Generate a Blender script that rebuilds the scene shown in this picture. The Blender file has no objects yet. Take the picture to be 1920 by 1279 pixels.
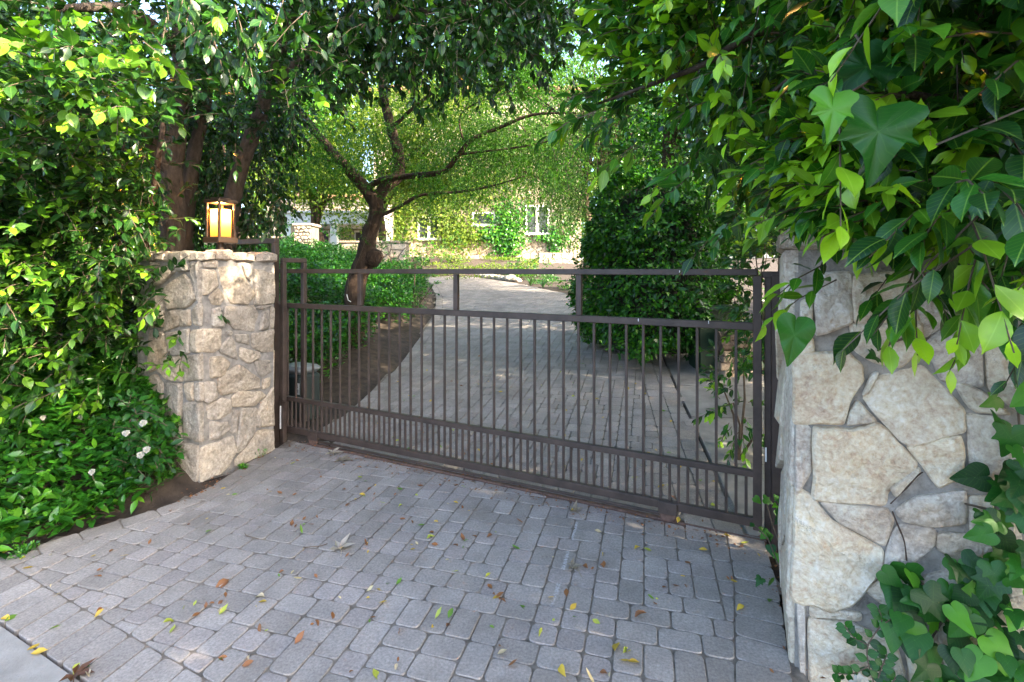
import bpy, bmesh, math, random
import numpy as np
from mathutils import Vector, Matrix, noise
RNG = np.random.default_rng(7)
random.seed(7)
sc = bpy.context.scene
COL = sc.collection

# ------------------------------------------------------------------ camera, sky, sun, exposure
FPX, CX, HY, CAMZ = 920.0, 960.0, 505.0, 1.53      # focal length and horizon, in pixels of the 1920 px photograph
cd = bpy.data.cameras.new("camera")
cd.sensor_width = 36.0
cd.lens = FPX / 1920 * 36
cd.shift_y = -(639.5 - HY) / 1920
cd.clip_start, cd.clip_end = 0.05, 2000
cam = bpy.data.objects.new("camera", cd)
cam.location = (0, 0, CAMZ)
cam.rotation_euler = (math.radians(90), 0, 0)
COL.objects.link(cam)
sc.camera = cam

SUN = Vector((0.86, -0.42, 0.56)).normalized()     # direction towards the sun
EXPOSURE = 3.18
w = bpy.data.worlds.new("World")
sc.world = w
w.use_nodes = True
nt = w.node_tree
bg = nt.nodes["Background"]
sky = nt.nodes.new("ShaderNodeTexSky")
sky.sky_type = 'NISHITA'
sky.sun_disc = False
sky.sun_elevation = math.asin(SUN.z)
sky.sun_rotation = math.atan2(SUN.x, SUN.y)
sky.air_density, sky.dust_density, sky.ozone_density = .75, 3.0, .8
nt.links.new(sky.outputs[0], bg.inputs[0])
bg.inputs[1].default_value = 0.15
sl = bpy.data.lights.new("sun", 'SUN')
sl.energy = 3.0
sl.angle = math.radians(0.6)
sl.color = (1.0, 0.86, 0.66)
so = bpy.data.objects.new("sun", sl)
so.rotation_euler = SUN.to_track_quat('Z', 'Y').to_euler()
COL.objects.link(so)
sc.view_settings.view_transform = 'Standard'
sc.view_settings.look = 'None'
sc.view_settings.exposure = EXPOSURE
sc.view_settings.gamma = 1.0
sc.render.engine = 'CYCLES'
cy = sc.cycles
cy.max_bounces, cy.diffuse_bounces, cy.glossy_bounces, cy.transmission_bounces, cy.transparent_max_bounces = 10, 6, 3, 6, 8
cy.use_denoising = True
cy.sample_clamp_indirect = 6.0

# ------------------------------------------------------------------ helpers
def lerp(a, b, t): return a + (b - a) * t
def ray(px, py): return Vector(((px - CX) / FPX, 1.0, (HY - py) / FPX))
def P(px, py, D): return Vector((0, 0, CAMZ)) + ray(px, py) * D     # the place seen at a pixel, D metres ahead
def on_plane(px, py, o, n):
    r = ray(px, py); c = Vector((0, 0, CAMZ))
    return c + r * ((o - c).dot(n) / r.dot(n))

def tag(o, label=None, cat=None, group=None, kind=None):
    if label: o["label"] = label
    if cat: o["category"] = cat
    if group: o["group"] = group
    if kind: o["kind"] = kind
    return o
def empty(name, loc, label, cat, group=None):
    o = bpy.data.objects.new(name, None)
    o.empty_display_size = 0.2
    o.location = loc
    COL.objects.link(o)
    return tag(o, label, cat, group)
def parent_to(o, parent):
    if parent is not None:
        o.parent = parent
        if parent.type == 'EMPTY':
            o.matrix_parent_inverse = Matrix.Translation(-Vector(parent.location))
def link(name, me, parent=None, mat=None, matrix=None):
    if mat is not None and not me.materials: me.materials.append(mat)
    o = bpy.data.objects.new(name, me)
    COL.objects.link(o)
    parent_to(o, parent)
    if matrix is not None: o.matrix_basis = matrix
    return o
def struct(o): o["kind"] = "structure"; return o

class MB:
    """collects shapes and builds one mesh"""
    def __init__(s): s.v, s.f = [], []
    def add(s, vs, fs):
        b = len(s.v)
        s.v += [tuple(p) for p in vs]
        s.f += [tuple(i + b for i in f) for f in fs]
        return s
    def box(s, c, ex, ey, ez, bev=0.0):
        """box at centre c with half-axis vectors"""
        c, ex, ey, ez = map(Vector, (c, ex, ey, ez))
        if bev <= 0:
            vs = [c + ex * i + ey * j + ez * k for k in (-1, 1) for j in (-1, 1) for i in (-1, 1)]
            return s.add(vs, [(0, 2, 3, 1), (4, 5, 7, 6), (0, 1, 5, 4), (2, 6, 7, 3), (0, 4, 6, 2), (1, 3, 7, 5)])
        lx, ly, lz = ex.length, ey.length, ez.length
        a, b_ = max(0.0, 1 - bev / lx), max(0.0, 1 - bev / ly)
        ring = [(-1, -b_), (-a, -1), (a, -1), (1, -b_), (1, b_), (a, 1), (-a, 1), (-1, b_)]
        vs, fs = [], []
        kz = max(0.0, 1 - bev / lz)
        inx, iny = max(0.0, 1 - bev / lx), max(0.0, 1 - bev / ly)
        for (k, sx, sy) in ((-1, inx, iny), (-kz, 1, 1), (kz, 1, 1), (1, inx, iny)):
            vs += [c + ex * (i * sx) + ey * (j * sy) + ez * k for i, j in ring]
        for r in range(3):
            for i in range(8):
                j = (i + 1) % 8
                fs.append((r * 8 + i, r * 8 + j, r * 8 + 8 + j, r * 8 + 8 + i))
        fs.append(tuple(range(7, -1, -1))); fs.append(tuple(range(24, 32)))
        return s.add(vs, fs)
    def abox(s, x0, x1, y0, y1, z0, z1, bev=0.0):
        return s.box(((x0 + x1) / 2, (y0 + y1) / 2, (z0 + z1) / 2), ((x1 - x0) / 2, 0, 0), (0, (y1 - y0) / 2, 0), (0, 0, (z1 - z0) / 2), bev)
    def bar(s, a, b, wx, wy, side=None, bev=0.0):
        """square bar from a to b, half widths wx, wy"""
        a, b = Vector(a), Vector(b)
        d = (b - a); L = d.length; d.normalize()
        sd = Vector(side) if side is not None else (Vector((1, 0, 0)) if abs(d.x) < .9 else Vector((0, 1, 0)))
        sd = (sd - d * sd.dot(d)).normalized()
        t = d.cross(sd)
        return s.box((a + b) / 2, sd * wx, t * wy, d * (L / 2), bev)
    def tube(s, pts, rad, n=8, cap=True, rough=0.0, seed=0):
        pts = [Vector(p) for p in pts]
        m = len(pts)
        if not hasattr(rad, '__len__'): rad = [rad] * m
        vs, fs = [], []
        ref = None
        for i, p in enumerate(pts):
            d = (pts[min(i + 1, m - 1)] - pts[max(i - 1, 0)]).normalized()
            if ref is None:
                ref = Vector((1, 0, 0)) if abs(d.x) < .8 else Vector((0, 1, 0))
            ref = (ref - d * ref.dot(d)).normalized()
            t = d.cross(ref)
            for k in range(n):
                a = 2 * math.pi * k / n
                dirv = ref * math.cos(a) + t * math.sin(a)
                r = rad[i]
                if rough: r *= 1 + rough * noise.noise((p + dirv * rad[i]) * (1.2 / max(rad[i], .02)) * .35 + Vector((seed, 0, 0)))
                vs.append(p + dirv * r)
        for i in range(m - 1):
            for k in range(n):
                j = (k + 1) % n
                fs.append((i * n + k, i * n + j, (i + 1) * n + j, (i + 1) * n + k))
        if cap:
            fs.append(tuple(range(n - 1, -1, -1))); fs.append(tuple(range((m - 1) * n, m * n)))
        return s.add(vs, fs)
    def lathe(s, c, prof, n=16):
        vs, fs = [], []
        for r, z in prof:
            for k in range(n):
                a = 2 * math.pi * k / n
                vs.append((c[0] + r * math.cos(a), c[1] + r * math.sin(a), c[2] + z))
        for i in range(len(prof) - 1):
            for k in range(n):
                j = (k + 1) % n
                fs.append((i * n + k, i * n + j, (i + 1) * n + j, (i + 1) * n + k))
        fs.append(tuple(range(n - 1, -1, -1))); fs.append(tuple(range((len(prof) - 1) * n, len(prof) * n)))
        return s.add(vs, fs)
    def mesh(s, name, smooth=False):
        me = bpy.data.meshes.new(name)
        me.from_pydata(s.v, [], s.f)
        if smooth: me.polygons.foreach_set("use_smooth", [True] * len(me.polygons))
        me.update()
        return me
    def build(s, name, mat, parent=None, smooth=False):
        return link(name, s.mesh(name, smooth), parent, mat)

def spline(pts, k=6):
    """Catmull-Rom through points"""
    pts = [Vector(p) for p in pts]
    out = []
    for i in range(len(pts) - 1):
        p0, p1, p2, p3 = pts[max(i - 1, 0)], pts[i], pts[i + 1], pts[min(i + 2, len(pts) - 1)]
        for j in range(k):
            t = j / k
            out.append(0.5 * ((2 * p1) + (p2 - p0) * t + (2 * p0 - 5 * p1 + 4 * p2 - p3) * t * t + (3 * p1 - p0 - 3 * p2 + p3) * t ** 3))
    out.append(pts[-1])
    return out
def rspl(r, m):
    return list(np.interp(np.linspace(0, len(r) - 1, m), range(len(r)), r))

# ------------------------------------------------------------------ materials
def newmat(name):
    m = bpy.data.materials.new(name)
    m.use_nodes = True
    t = m.node_tree
    return m, t, t.nodes["Principled BSDF"]
def N(t, typ, **kw):
    n = t.nodes.new(typ)
    for k, v in kw.items(): setattr(n, k, v)
    return n
def noise_node(t, scale, detail=4, rough=.6, coord=None):
    n = N(t, "ShaderNodeTexNoise"); n.inputs["Scale"].default_value = scale
    n.inputs["Detail"].default_value = detail; n.inputs["Roughness"].default_value = rough
    if coord is not None: t.links.new(coord, n.inputs["Vector"])
    return n
def ramp(t, src, stops):
    r = N(t, "ShaderNodeValToRGB")
    el = r.color_ramp.elements
    while len(el) < len(stops): el.new(0.5)
    for e, (p, c) in zip(el, stops):
        e.position = p; e.color = (*c, 1) if len(c) == 3 else c
    t.links.new(src, r.inputs[0])
    return r
def mix(t, fac, a, b, mode='MIX'):
    m = N(t, "ShaderNodeMix", data_type='RGBA', blend_type=mode)
    for sock, v in ((m.inputs[0], fac), (m.inputs[6], a), (m.inputs[7], b)):
        if hasattr(v, 'links'): t.links.new(v, sock)
        else: sock.default_value = v if not isinstance(v, tuple) or len(v) == 4 else (*v, 1)
    return m.outputs[2]
def bump(t, bsdf, src, strength, dist=0.01):
    b = N(t, "ShaderNodeBump"); b.inputs["Strength"].default_value = strength; b.inputs["Distance"].default_value = dist
    t.links.new(src, b.inputs["Height"])
    t.links.new(b.outputs[0], bsdf.inputs["Normal"])
    return b
def pos(t): return N(t, "ShaderNodeNewGeometry").outputs["Position"]

def mat_plain(name, col, rough=.6, metal=0.0, var=.25, scale=12, bmp=.2, bscale=60):
    m, t, b = newmat(name)
    p = pos(t)
    n = noise_node(t, scale, 5, .6, p)
    lo = tuple(c * (1 - var) for c in col); hi = tuple(min(1, c * (1 + var)) for c in col)
    r = ramp(t, n.outputs[0], [(.3, lo), (.7, hi)])
    t.links.new(r.outputs[0], b.inputs["Base Color"])
    b.inputs["Roughness"].default_value = rough; b.inputs["Metallic"].default_value = metal
    if bmp:
        n2 = noise_node(t, bscale, 5, .65, p)
        bump(t, b, n2.outputs[0], bmp, .01)
    return m

def mat_paver(name, lo, hi, chalk=False):
    m, t, b = newmat(name)
    p = pos(t)
    oi = N(t, "ShaderNodeObjectInfo").outputs["Random"]
    at = N(t, "ShaderNodeAttribute"); at.attribute_name = "tone"
    add = N(t, "ShaderNodeMath", operation='ADD'); t.links.new(oi, add.inputs[0]); t.links.new(at.outputs["Fac"], add.inputs[1])
    fr = N(t, "ShaderNodeMath", operation='FRACT'); t.links.new(add.outputs[0], fr.inputs[0])
    base = ramp(t, fr.outputs[0], [(0, lo), (.5, tuple((a + c) / 2 for a, c in zip(lo, hi))), (1, hi)]).outputs[0]
    n1 = noise_node(t, 5, 5, .65, p); n2 = noise_node(t, 90, 4, .7, p); n3 = noise_node(t, 380, 2, .6, p)
    c = mix(t, .35, base, ramp(t, n1.outputs[0], [(.3, (.35, .35, .35)), (.7, (.75, .74, .72))]).outputs[0], 'OVERLAY')
    c = mix(t, .75, c, ramp(t, n2.outputs[0], [(.3, (.3, .3, .3)), (.72, (.72, .72, .72))]).outputs[0], 'OVERLAY')
    c = mix(t, ramp(t, n3.outputs[0], [(.69, (0, 0, 0)), (.75, (.6, .6, .6))]).outputs[0], c, (.55, .55, .55))
    c = mix(t, ramp(t, n3.outputs[0], [(.27, (.6, .6, .6)), (.34, (0, 0, 0))]).outputs[0], c, (.07, .07, .075))
    # brown dirt stains, and the long scrape the gate side of the drive shows
    n4 = noise_node(t, 2.2, 6, .7, p)
    c = mix(t, ramp(t, n4.outputs[0], [(.50, (0, 0, 0)), (.70, (.5, .5, .5))]).outputs[0], c, (.17, .145, .115))
    n7 = noise_node(t, .9, 7, .75, p); n8 = noise_node(t, 17, 6, .75, p)
    c = mix(t, ramp(t, n7.outputs[0], [(.50, (0, 0, 0)), (.66, (.38, .38, .38))]).outputs[0], c, (.12, .115, .11))
    c = mix(t, ramp(t, n8.outputs[0], [(.60, (0, 0, 0)), (.74, (.45, .45, .45))]).outputs[0], c, (.40, .385, .365))
    if chalk:
        A, B = Vector((*G(1082, 980)[:2], 0)), Vector((*G(1028, 1165)[:2], 0))
        d = (B - A); L = d.length; d.normalize()
        nrm = Vector((-d.y, d.x, 0))
        def dot(v, off):
            q = N(t, "ShaderNodeVectorMath", operation='DOT_PRODUCT'); t.links.new(p, q.inputs[0]); q.inputs[1].default_value = v
            s_ = N(t, "ShaderNodeMath", operation='SUBTRACT'); t.links.new(q.outputs["Value"], s_.inputs[0]); s_.inputs[1].default_value = off
            return s_.outputs[0]
        ac = dot(nrm, A.dot(nrm)); al = dot(d, A.dot(d))
        ab = N(t, "ShaderNodeMath", operation='ABSOLUTE'); t.links.new(ac, ab.inputs[0])
        f1 = ramp(t, ab.outputs[0], [(.004, (1, 1, 1)), (.013, (0, 0, 0))]).outputs[0]
        dv = N(t, "ShaderNodeMath", operation='DIVIDE'); t.links.new(al, dv.inputs[0]); dv.inputs[1].default_value = L
        f2 = ramp(t, dv.outputs[0], [(0.0, (0, 0, 0)), (.03, (1, 1, 1)), (.75, (.8, .8, .8)), (1.0, (0, 0, 0))]).outputs[0]
        f3 = ramp(t, n2.outputs[0], [(.38, (0, 0, 0)), (.62, (.8, .8, .8))]).outputs[0]
        f = mix(t, 1.0, mix(t, 1.0, f1, f2, 'MULTIPLY'), f3, 'MULTIPLY')
        c = mix(t, f, c, (.6, .6, .6))
    t.links.new(c, b.inputs["Base Color"])
    b.inputs["Roughness"].default_value = .8
    b.inputs["Specular IOR Level"].default_value = .18
    h = mix(t, .5, n2.outputs[0], n3.outputs[0])
    bump(t, b, h, .45, .006)
    return m

def mat_stone(name, cols, scale=1.0, bstr=1.0, bdist=.055):
    m, t, b = newmat(name)
    p = pos(t)
    oi = N(t, "ShaderNodeObjectInfo").outputs["Random"]
    at = N(t, "ShaderNodeAttribute"); at.attribute_name = "tone"
    add = N(t, "ShaderNodeMath", operation='ADD'); t.links.new(oi, add.inputs[0]); t.links.new(at.outputs["Fac"], add.inputs[1])
    fr = N(t, "ShaderNodeMath", operation='FRACT'); t.links.new(add.outputs[0], fr.inputs[0])
    k = len(cols) - 1
    base = ramp(t, fr.outputs[0], [(i / k, c) for i, c in enumerate(cols)]).outputs[0]
    n1 = noise_node(t, 4 * scale, 6, .7, p); n2 = noise_node(t, 14 * scale, 8, .72, p); n3 = noise_node(t, 2.3 * scale, 3, .6, p)
    n2.inputs["Distortion"].default_value = 1.2
    c = mix(t, .65, base, ramp(t, n1.outputs[0], [(.3, (.30, .28, .26)), (.68, (.74, .71, .66))]).outputs[0], 'OVERLAY')
    c = mix(t, .6, c, ramp(t, n2.outputs[0], [(.3, (.24, .23, .22)), (.7, (.76, .75, .74))]).outputs[0], 'OVERLAY')
    c = mix(t, ramp(t, n3.outputs[0], [(.56, (0, 0, 0)), (.7, (.45, .45, .45))]).outputs[0], c, (.36, .24, .12))
    c = mix(t, ramp(t, n2.outputs[0], [(.22, (.7, .7, .7)), (.33, (0, 0, 0))]).outputs[0], c, (.14, .11, .08))
    n5 = noise_node(t, 1.1 * scale, 5, .7, p)
    c = mix(t, ramp(t, n5.outputs[0], [(.45, (0, 0, 0)), (.62, (.5, .5, .5))]).outputs[0], c, (.40, .37, .33))
    n6 = noise_node(t, 55 * scale, 3, .7, p)
    c = mix(t, .6, c, ramp(t, n6.outputs[0], [(.3, (.26, .25, .24)), (.7, (.74, .74, .74))]).outputs[0], 'OVERLAY')
    vc = N(t, "ShaderNodeTexVoronoi"); vc.inputs["Scale"].default_value = 5.5 * scale; vc.feature = 'DISTANCE_TO_EDGE'
    t.links.new(mix(t, .5, p, noise_node(t, 3.5 * scale, 6, .7, p).outputs["Color"]), vc.inputs["Vector"])
    cr = ramp(t, vc.outputs["Distance"], [(.0, (.55, .55, .55)), (.018, (0, 0, 0))]).outputs[0]
    c = mix(t, mix(t, 1.0, cr, ramp(t, n1.outputs[0], [(.48, (0, 0, 0)), (.6, (1, 1, 1))]).outputs[0], 'MULTIPLY'), c, (.20, .16, .12))
    t.links.new(c, b.inputs["Base Color"])
    b.inputs["Roughness"].default_value = .85
    b.inputs["Specular IOR Level"].default_value = .25
    v = N(t, "ShaderNodeTexVoronoi"); v.inputs["Scale"].default_value = 11 * scale; v.feature = 'F1'
    wv = mix(t, .35, p, noise_node(t, 6 * scale, 4, .6, p).outputs["Color"])
    t.links.new(wv, v.inputs["Vector"])
    h = mix(t, .4, n2.outputs[0], v.outputs["Distance"])
    h = mix(t, .18, h, n6.outputs[0])
    rg = noise_node(t, 6.5 * scale, 9, .62, p); rg.noise_type = 'RIDGED_MULTIFRACTAL'
    h = mix(t, .5, h, rg.outputs[0])
    bump(t, b, h, bstr, bdist)
    return m

def mat_leaf(name, dark, mid, young, rough=.33, trans=.3, spec=.5, vein=.0):
    """colour by leaf age (attribute 'leaf': age, random, distance from midrib)"""
    m, t, b = newmat(name)
    at = N(t, "ShaderNodeAttribute"); at.attribute_name = "leaf"
    sp = N(t, "ShaderNodeSeparateColor"); t.links.new(at.outputs["Color"], sp.inputs[0])
    c = ramp(t, sp.outputs[0], [(0, dark), (.45, mid), (1, young)]).outputs[0]
    r = ramp(t, sp.outputs[1], [(0, (.34, .34, .38)), (.5, (.5, .5, .5)), (1, (.66, .64, .52))]).outputs[0]
    c = mix(t, .8, c, r, 'OVERLAY')
    if vein:
        c = mix(t, ramp(t, sp.outputs[2], [(0, (vein,) * 3), (.05, (0, 0, 0))]).outputs[0], c, tuple(min(1, y * .9 + .07) for y in young))
        # side veins slanting from the midrib
        sv = N(t, "ShaderNodeMath", operation='MULTIPLY_ADD'); t.links.new(sp.outputs[2], sv.inputs[0]); sv.inputs[1].default_value = -.30; t.links.new(at.outputs["Alpha"], sv.inputs[2])
        sm = N(t, "ShaderNodeMath", operation='MULTIPLY'); t.links.new(sv.outputs[0], sm.inputs[0]); sm.inputs[1].default_value = 9.0
        sf = N(t, "ShaderNodeMath", operation='FRACT'); t.links.new(sm.outputs[0], sf.inputs[0])
        c = mix(t, ramp(t, sf.outputs[0], [(.0, (.22, .22, .22)), (.10, (0, 0, 0)), (.9, (0, 0, 0)), (1.0, (.22, .22, .22))]).outputs[0], c, tuple(min(1, y * .6 + .02) for y in young))
        n9 = noise_node(t, 55, 5, .7, pos(t))
        c = mix(t, ramp(t, n9.outputs[0], [(.66, (0, 0, 0)), (.74, (.35, .35, .35))]).outputs[0], c, (.30, .26, .10))
    n = noise_node(t, 40, 3, .5, pos(t))
    c = mix(t, .3, c, ramp(t, n.outputs[0], [(.3, (.4, .4, .4)), (.7, (.62, .62, .6))]).outputs[0], 'OVERLAY')
    t.links.new(c, b.inputs["Base Color"])
    b.inputs["Roughness"].default_value = rough
    b.inputs["Specular IOR Level"].default_value = spec
    tr = N(t, "ShaderNodeBsdfTranslucent")
    c2 = mix(t, 1.0, c, (1.35, 1.5, .55, 1), 'MULTIPLY')
    t.links.new(c2, tr.inputs[0])
    ms = N(t, "ShaderNodeMixShader"); ms.inputs[0].default_value = trans
    t.links.new(b.outputs[0], ms.inputs[1]); t.links.new(tr.outputs[0], ms.inputs[2])
    t.links.new(ms.outputs[0], t.nodes["Material Output"].inputs[0])
    return m

def mat_bark(name, lo, hi, scale=1.0):
    m, t, b = newmat(name)
    p = pos(t)
    mp = N(t, "ShaderNodeMapping"); mp.inputs["Scale"].default_value = (1, 1, .35); t.links.new(p, mp.inputs[0])
    n1 = noise_node(t, 22 * scale, 8, .75, mp.outputs[0]); n2 = noise_node(t, 3 * scale, 4, .6, p)
    c = ramp(t, n1.outputs[0], [(.3, lo), (.68, hi)]).outputs[0]
    c = mix(t, .5, c, ramp(t, n2.outputs[0], [(.3, (.33, .33, .33)), (.7, (.66, .65, .62))]).outputs[0], 'OVERLAY')
    t.links.new(c, b.inputs["Base Color"])
    b.inputs["Roughness"].default_value = .9; b.inputs["Specular IOR Level"].default_value = .2
    bump(t, b, n1.outputs[0], .9, .03)
    return m

# ------------------------------------------------------------------ terrain
EU = Vector((-1910.0, FPX, 0)).normalized()        # along the gate, to the left
EV = Vector((EU.y, -EU.x, 0))                      # through the gate, into the grounds
R0 = Vector((1.39, 2.77, 0))                       # right end of the gate track
def uv(x, y):
    dx, dy = x - R0.x, y - R0.y
    return dx * EU.x + dy * EU.y, dx * EV.x + dy * EV.y
def GU(u, v, z=0.0): return R0 + EU * u + EV * v + Vector((0, 0, z))
VZ = ([-50, .3, 2.6, 5.5, 9.9, 13.7, 17, 40, 400], [0, 0, .22, .58, .95, 1.28, 1.42, 2.2, 6])
def h0(x, y): return float(np.interp(uv(x, y)[1], *VZ))
def G(px, py, f=None):
    f = f or h0
    r = ray(px, py); lo, D = 0.3, 0.3
    while D < 120:
        p = P(px, py, D)
        if p.z < f(p.x, p.y): break
        lo = D; D *= 1.04
    hi = D
    for _ in range(30):
        m = (lo + hi) / 2; p = P(px, py, m)
        if p.z < f(p.x, p.y): hi = m
        else: lo = m
    p = P(px, py, hi); p.z = f(p.x, p.y)
    return p
def g2(px, py): q = G(px, py); return (q.x, q.y)

# edges of the paving, read off the photograph and laid on the ground
APRON_L = [g2(510, 842), g2(400, 912), g2(345, 940), g2(245, 972), g2(160, 997), g2(65, 1028), g2(0, 1052)]
d_ = Vector(APRON_L[-1]) - Vector(APRON_L[-2]); d_.normalize()
APRON_L.append(tuple(Vector(APRON_L[-1]) + d_ * 1.5))
APRON_R = [g2(1432, 1012), g2(1462, 1110), g2(1487, 1279)]
d_ = Vector(APRON_R[-1]) - Vector(APRON_R[-2]); d_.normalize()
APRON_R.append(tuple(Vector(APRON_R[-1]) + d_ * 1.2))
DRIVE_L = [tuple(GU(3.72, 0.0)[:2]), g2(640, 785), g2(740, 696), g2(790, 630), g2(815, 590), g2(818, 558), g2(806, 530)]
DRIVE_R = [tuple(GU(0.06, 0.0)[:2]), g2(1358, 931), g2(1240, 665), g2(1175, 608), g2(1090, 557), g2(960, 530), g2(880, 519)]
DRIVE_L += [(DRIVE_L[-1][0] - 2.0, DRIVE_L[-1][1] + 3.0), (DRIVE_L[-1][0] - 7, DRIVE_L[-1][1] + 5.0)]
DRIVE_R += [(DRIVE_R[-1][0] - 2.6, DRIVE_R[-1][1] + 1.2), (DRIVE_R[-1][0] - 8.0, DRIVE_R[-1][1] + 2.0)]

def seg_dist(px, py, poly):
    """distance to a polyline and side (+ left of its direction)"""
    best, side = 1e9, 1
    for (ax, ay), (bx, by) in zip(poly[:-1], poly[1:]):
        vx, vy = bx - ax, by - ay
        L2 = vx * vx + vy * vy
        t = max(0, min(1, ((px - ax) * vx + (py - ay) * vy) / L2))
        qx, qy = ax + vx * t, ay + vy * t
        d = math.hypot(px - qx, py - qy)
        if d < best - 1e-9:
            best = d; side = 1 if vx * (py - ay) - vy * (px - ax) > 0 else -1
    return best, side
def inside(px, py, poly):
    c = False
    n = len(poly)
    for i in range(n):
        ax, ay = poly[i]; bx, by = poly[(i + 1) % n]
        if (ay > py) != (by > py) and px < (bx - ax) * (py - ay) / (by - ay) + ax: c = not c
    return c
DRIVE_POLY = DRIVE_L + DRIVE_R[::-1]
GUT_V = -2.15
APRON_POLY = [tuple(GU(3.75, -.02)[:2])] + APRON_L + [tuple(GU(6.5, GUT_V)[:2]), tuple(GU(-2.0, GUT_V)[:2])] + APRON_R[::-1] + [tuple(GU(.02, -.02)[:2])]
def h(x, y):
    """full terrain height, paving excluded"""
    u, v = uv(x, y)
    z = float(np.interp(v, *VZ))
    if v > .2:
        d, s = seg_dist(x, y, DRIVE_L)
        if s > 0 and u > 0:
            z += min(d * .30, 1.05) * min(1, max(0, (v - .2) / 2.4))
        # bank in front of the house
        if y > 18:
            z += max(0, min(1, (y - 19.2) / 3.4)) * lerp(.75, .25, max(0, min(1, (x + 4) / 8)))
    elif v > GUT_V - .02 and u > 2.0:
        d, s = seg_dist(x, y, APRON_L)
        if not inside(x, y, APRON_POLY):
            k = min(1, max(0, (u - 3.2) / .5))
            z += min(.75 * max(0, d - .12), .95) * k
    return z
def hb(x, y):
    """sheet of soil: kept a little under the paving"""
    z = h(x, y)
    ins = inside(x, y, DRIVE_POLY) or inside(x, y, APRON_POLY)
    if ins: return z - .06
    d = min(seg_dist(x, y, p)[0] for p in (DRIVE_L, DRIVE_R, APRON_L, APRON_R))
    u, v = uv(x, y)
    if -.5 < v < .3 and -.3 < u < 4: return z - .06
    if v < GUT_V + .1: return z - .3
    nz = .02 * noise.noise(Vector((x * 4, y * 4, 0))) + .012 * noise.noise(Vector((x * 11, y * 11, 3)))
    return z - .03 * max(0, 1 - d / .2) - .012 + nz * min(1, d / .3)

M = {}
M['soil'] = mat_plain('soil', (.052, .037, .026), .95, 0, .55, 9, .9, 45)
M['paver'] = mat_paver('paver_grey', (.250, .224, .198), (.328, .296, .266), True)
M['paver_red'] = mat_paver('paver_reddish', (.266, .234, .212), (.326, .290, .264))
M['sand'] = mat_plain('joint_sand', (.19, .16, .125), .95, 0, .5, 22, .8, 160)
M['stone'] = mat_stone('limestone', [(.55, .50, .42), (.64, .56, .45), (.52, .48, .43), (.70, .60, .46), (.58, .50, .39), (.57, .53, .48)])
M['stone_left'] = mat_stone('shaded_limestone', [(.33, .305, .27), (.41, .365, .31), (.30, .28, .25), (.45, .395, .32), (.38, .325, .255), (.36, .34, .31)])  # left pillar's shade put into the colour: greyer, darker limestone
M['stone_far'] = mat_stone('house_stone', [(.40, .34, .26), (.50, .42, .32), (.36, .30, .23), (.52, .44, .34)], .5, .5)
M['mortar'] = mat_plain('mortar', (.28, .26, .235), .95, 0, .35, 18, 1.0, 60)
M['mortar_dark'] = mat_plain('recessed_mortar', (.29, .265, .23), .95, 0, .4, 18, 1.0, 60)
M['mortar_old'] = mat_plain('old_mortar', (.19, .16, .13), .95, 0, .3, 10, .8, 40)
M['capstone'] = mat_stone('cap_stone', [(.42, .37, .30), (.50, .44, .36), (.36, .30, .24), (.46, .38, .30)], 2.0, 1.0)
M['steel'] = mat_plain('brown_painted_steel', (.056, .038, .030), .45, .0, .38, 9, .18, 150)
M['rust'] = mat_plain('rusty_steel', (.13, .075, .055), .8, .1, .45, 30, .5, 160)
M['concrete'] = mat_plain('concrete', (.25, .235, .21), .9, 0, .35, 4, .5, 90)
M['asphalt'] = mat_plain('asphalt', (.05, .05, .052), .9, 0, .2, 12, .5, 140)
M['white'] = mat_plain('white_paint', (.78, .76, .72), .6, 0, .06, 6, .1)
M['ficus'] = mat_leaf('ficus_leaf', (.004, .018, .005), (.021, .090, .009), (.21, .43, .02), .33, .24, .40, .3)
M['ficus_r'] = mat_leaf('broad_ficus_leaf', (.006, .032, .010), (.032, .150, .013), (.36, .62, .02), .30, .28, .45, .4)
M['ivy'] = mat_leaf('ivy_leaf', (.008, .042, .011), (.022, .12, .012), (.12, .34, .02), .42, .24, .35, .25)
M['cover'] = mat_leaf('ground_cover_leaf', (.014, .07, .010), (.04, .18, .016), (.14, .34, .02), .28, .28, .5)
M['hedge'] = mat_leaf('hedge_leaf', (.009, .055, .008), (.036, .165, .012), (.15, .40, .018), .33, .24, .45)
M['feather'] = mat_leaf('feathery_leaf', (.03, .10, .012), (.06, .18, .02), (.14, .30, .03), .5, .42, .3)
M['yellow'] = mat_leaf('sunny_leaf', (.06, .12, .018), (.15, .23, .03), (.32, .38, .07), .5, .5, .3)
M['weep'] = mat_leaf('weeping_leaf', (.04, .10, .02), (.08, .18, .03), (.20, .26, .07), .5, .42, .3)
M['bark'] = mat_bark('brown_bark', (.028, .019, .014), (.12, .08, .058))
M['bark_grey'] = mat_bark('grey_bark', (.04, .031, .025), (.15, .115, .09))
M['twig'] = mat_plain('twig', (.10, .07, .045), .8, 0, .3, 40, 0)
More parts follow.
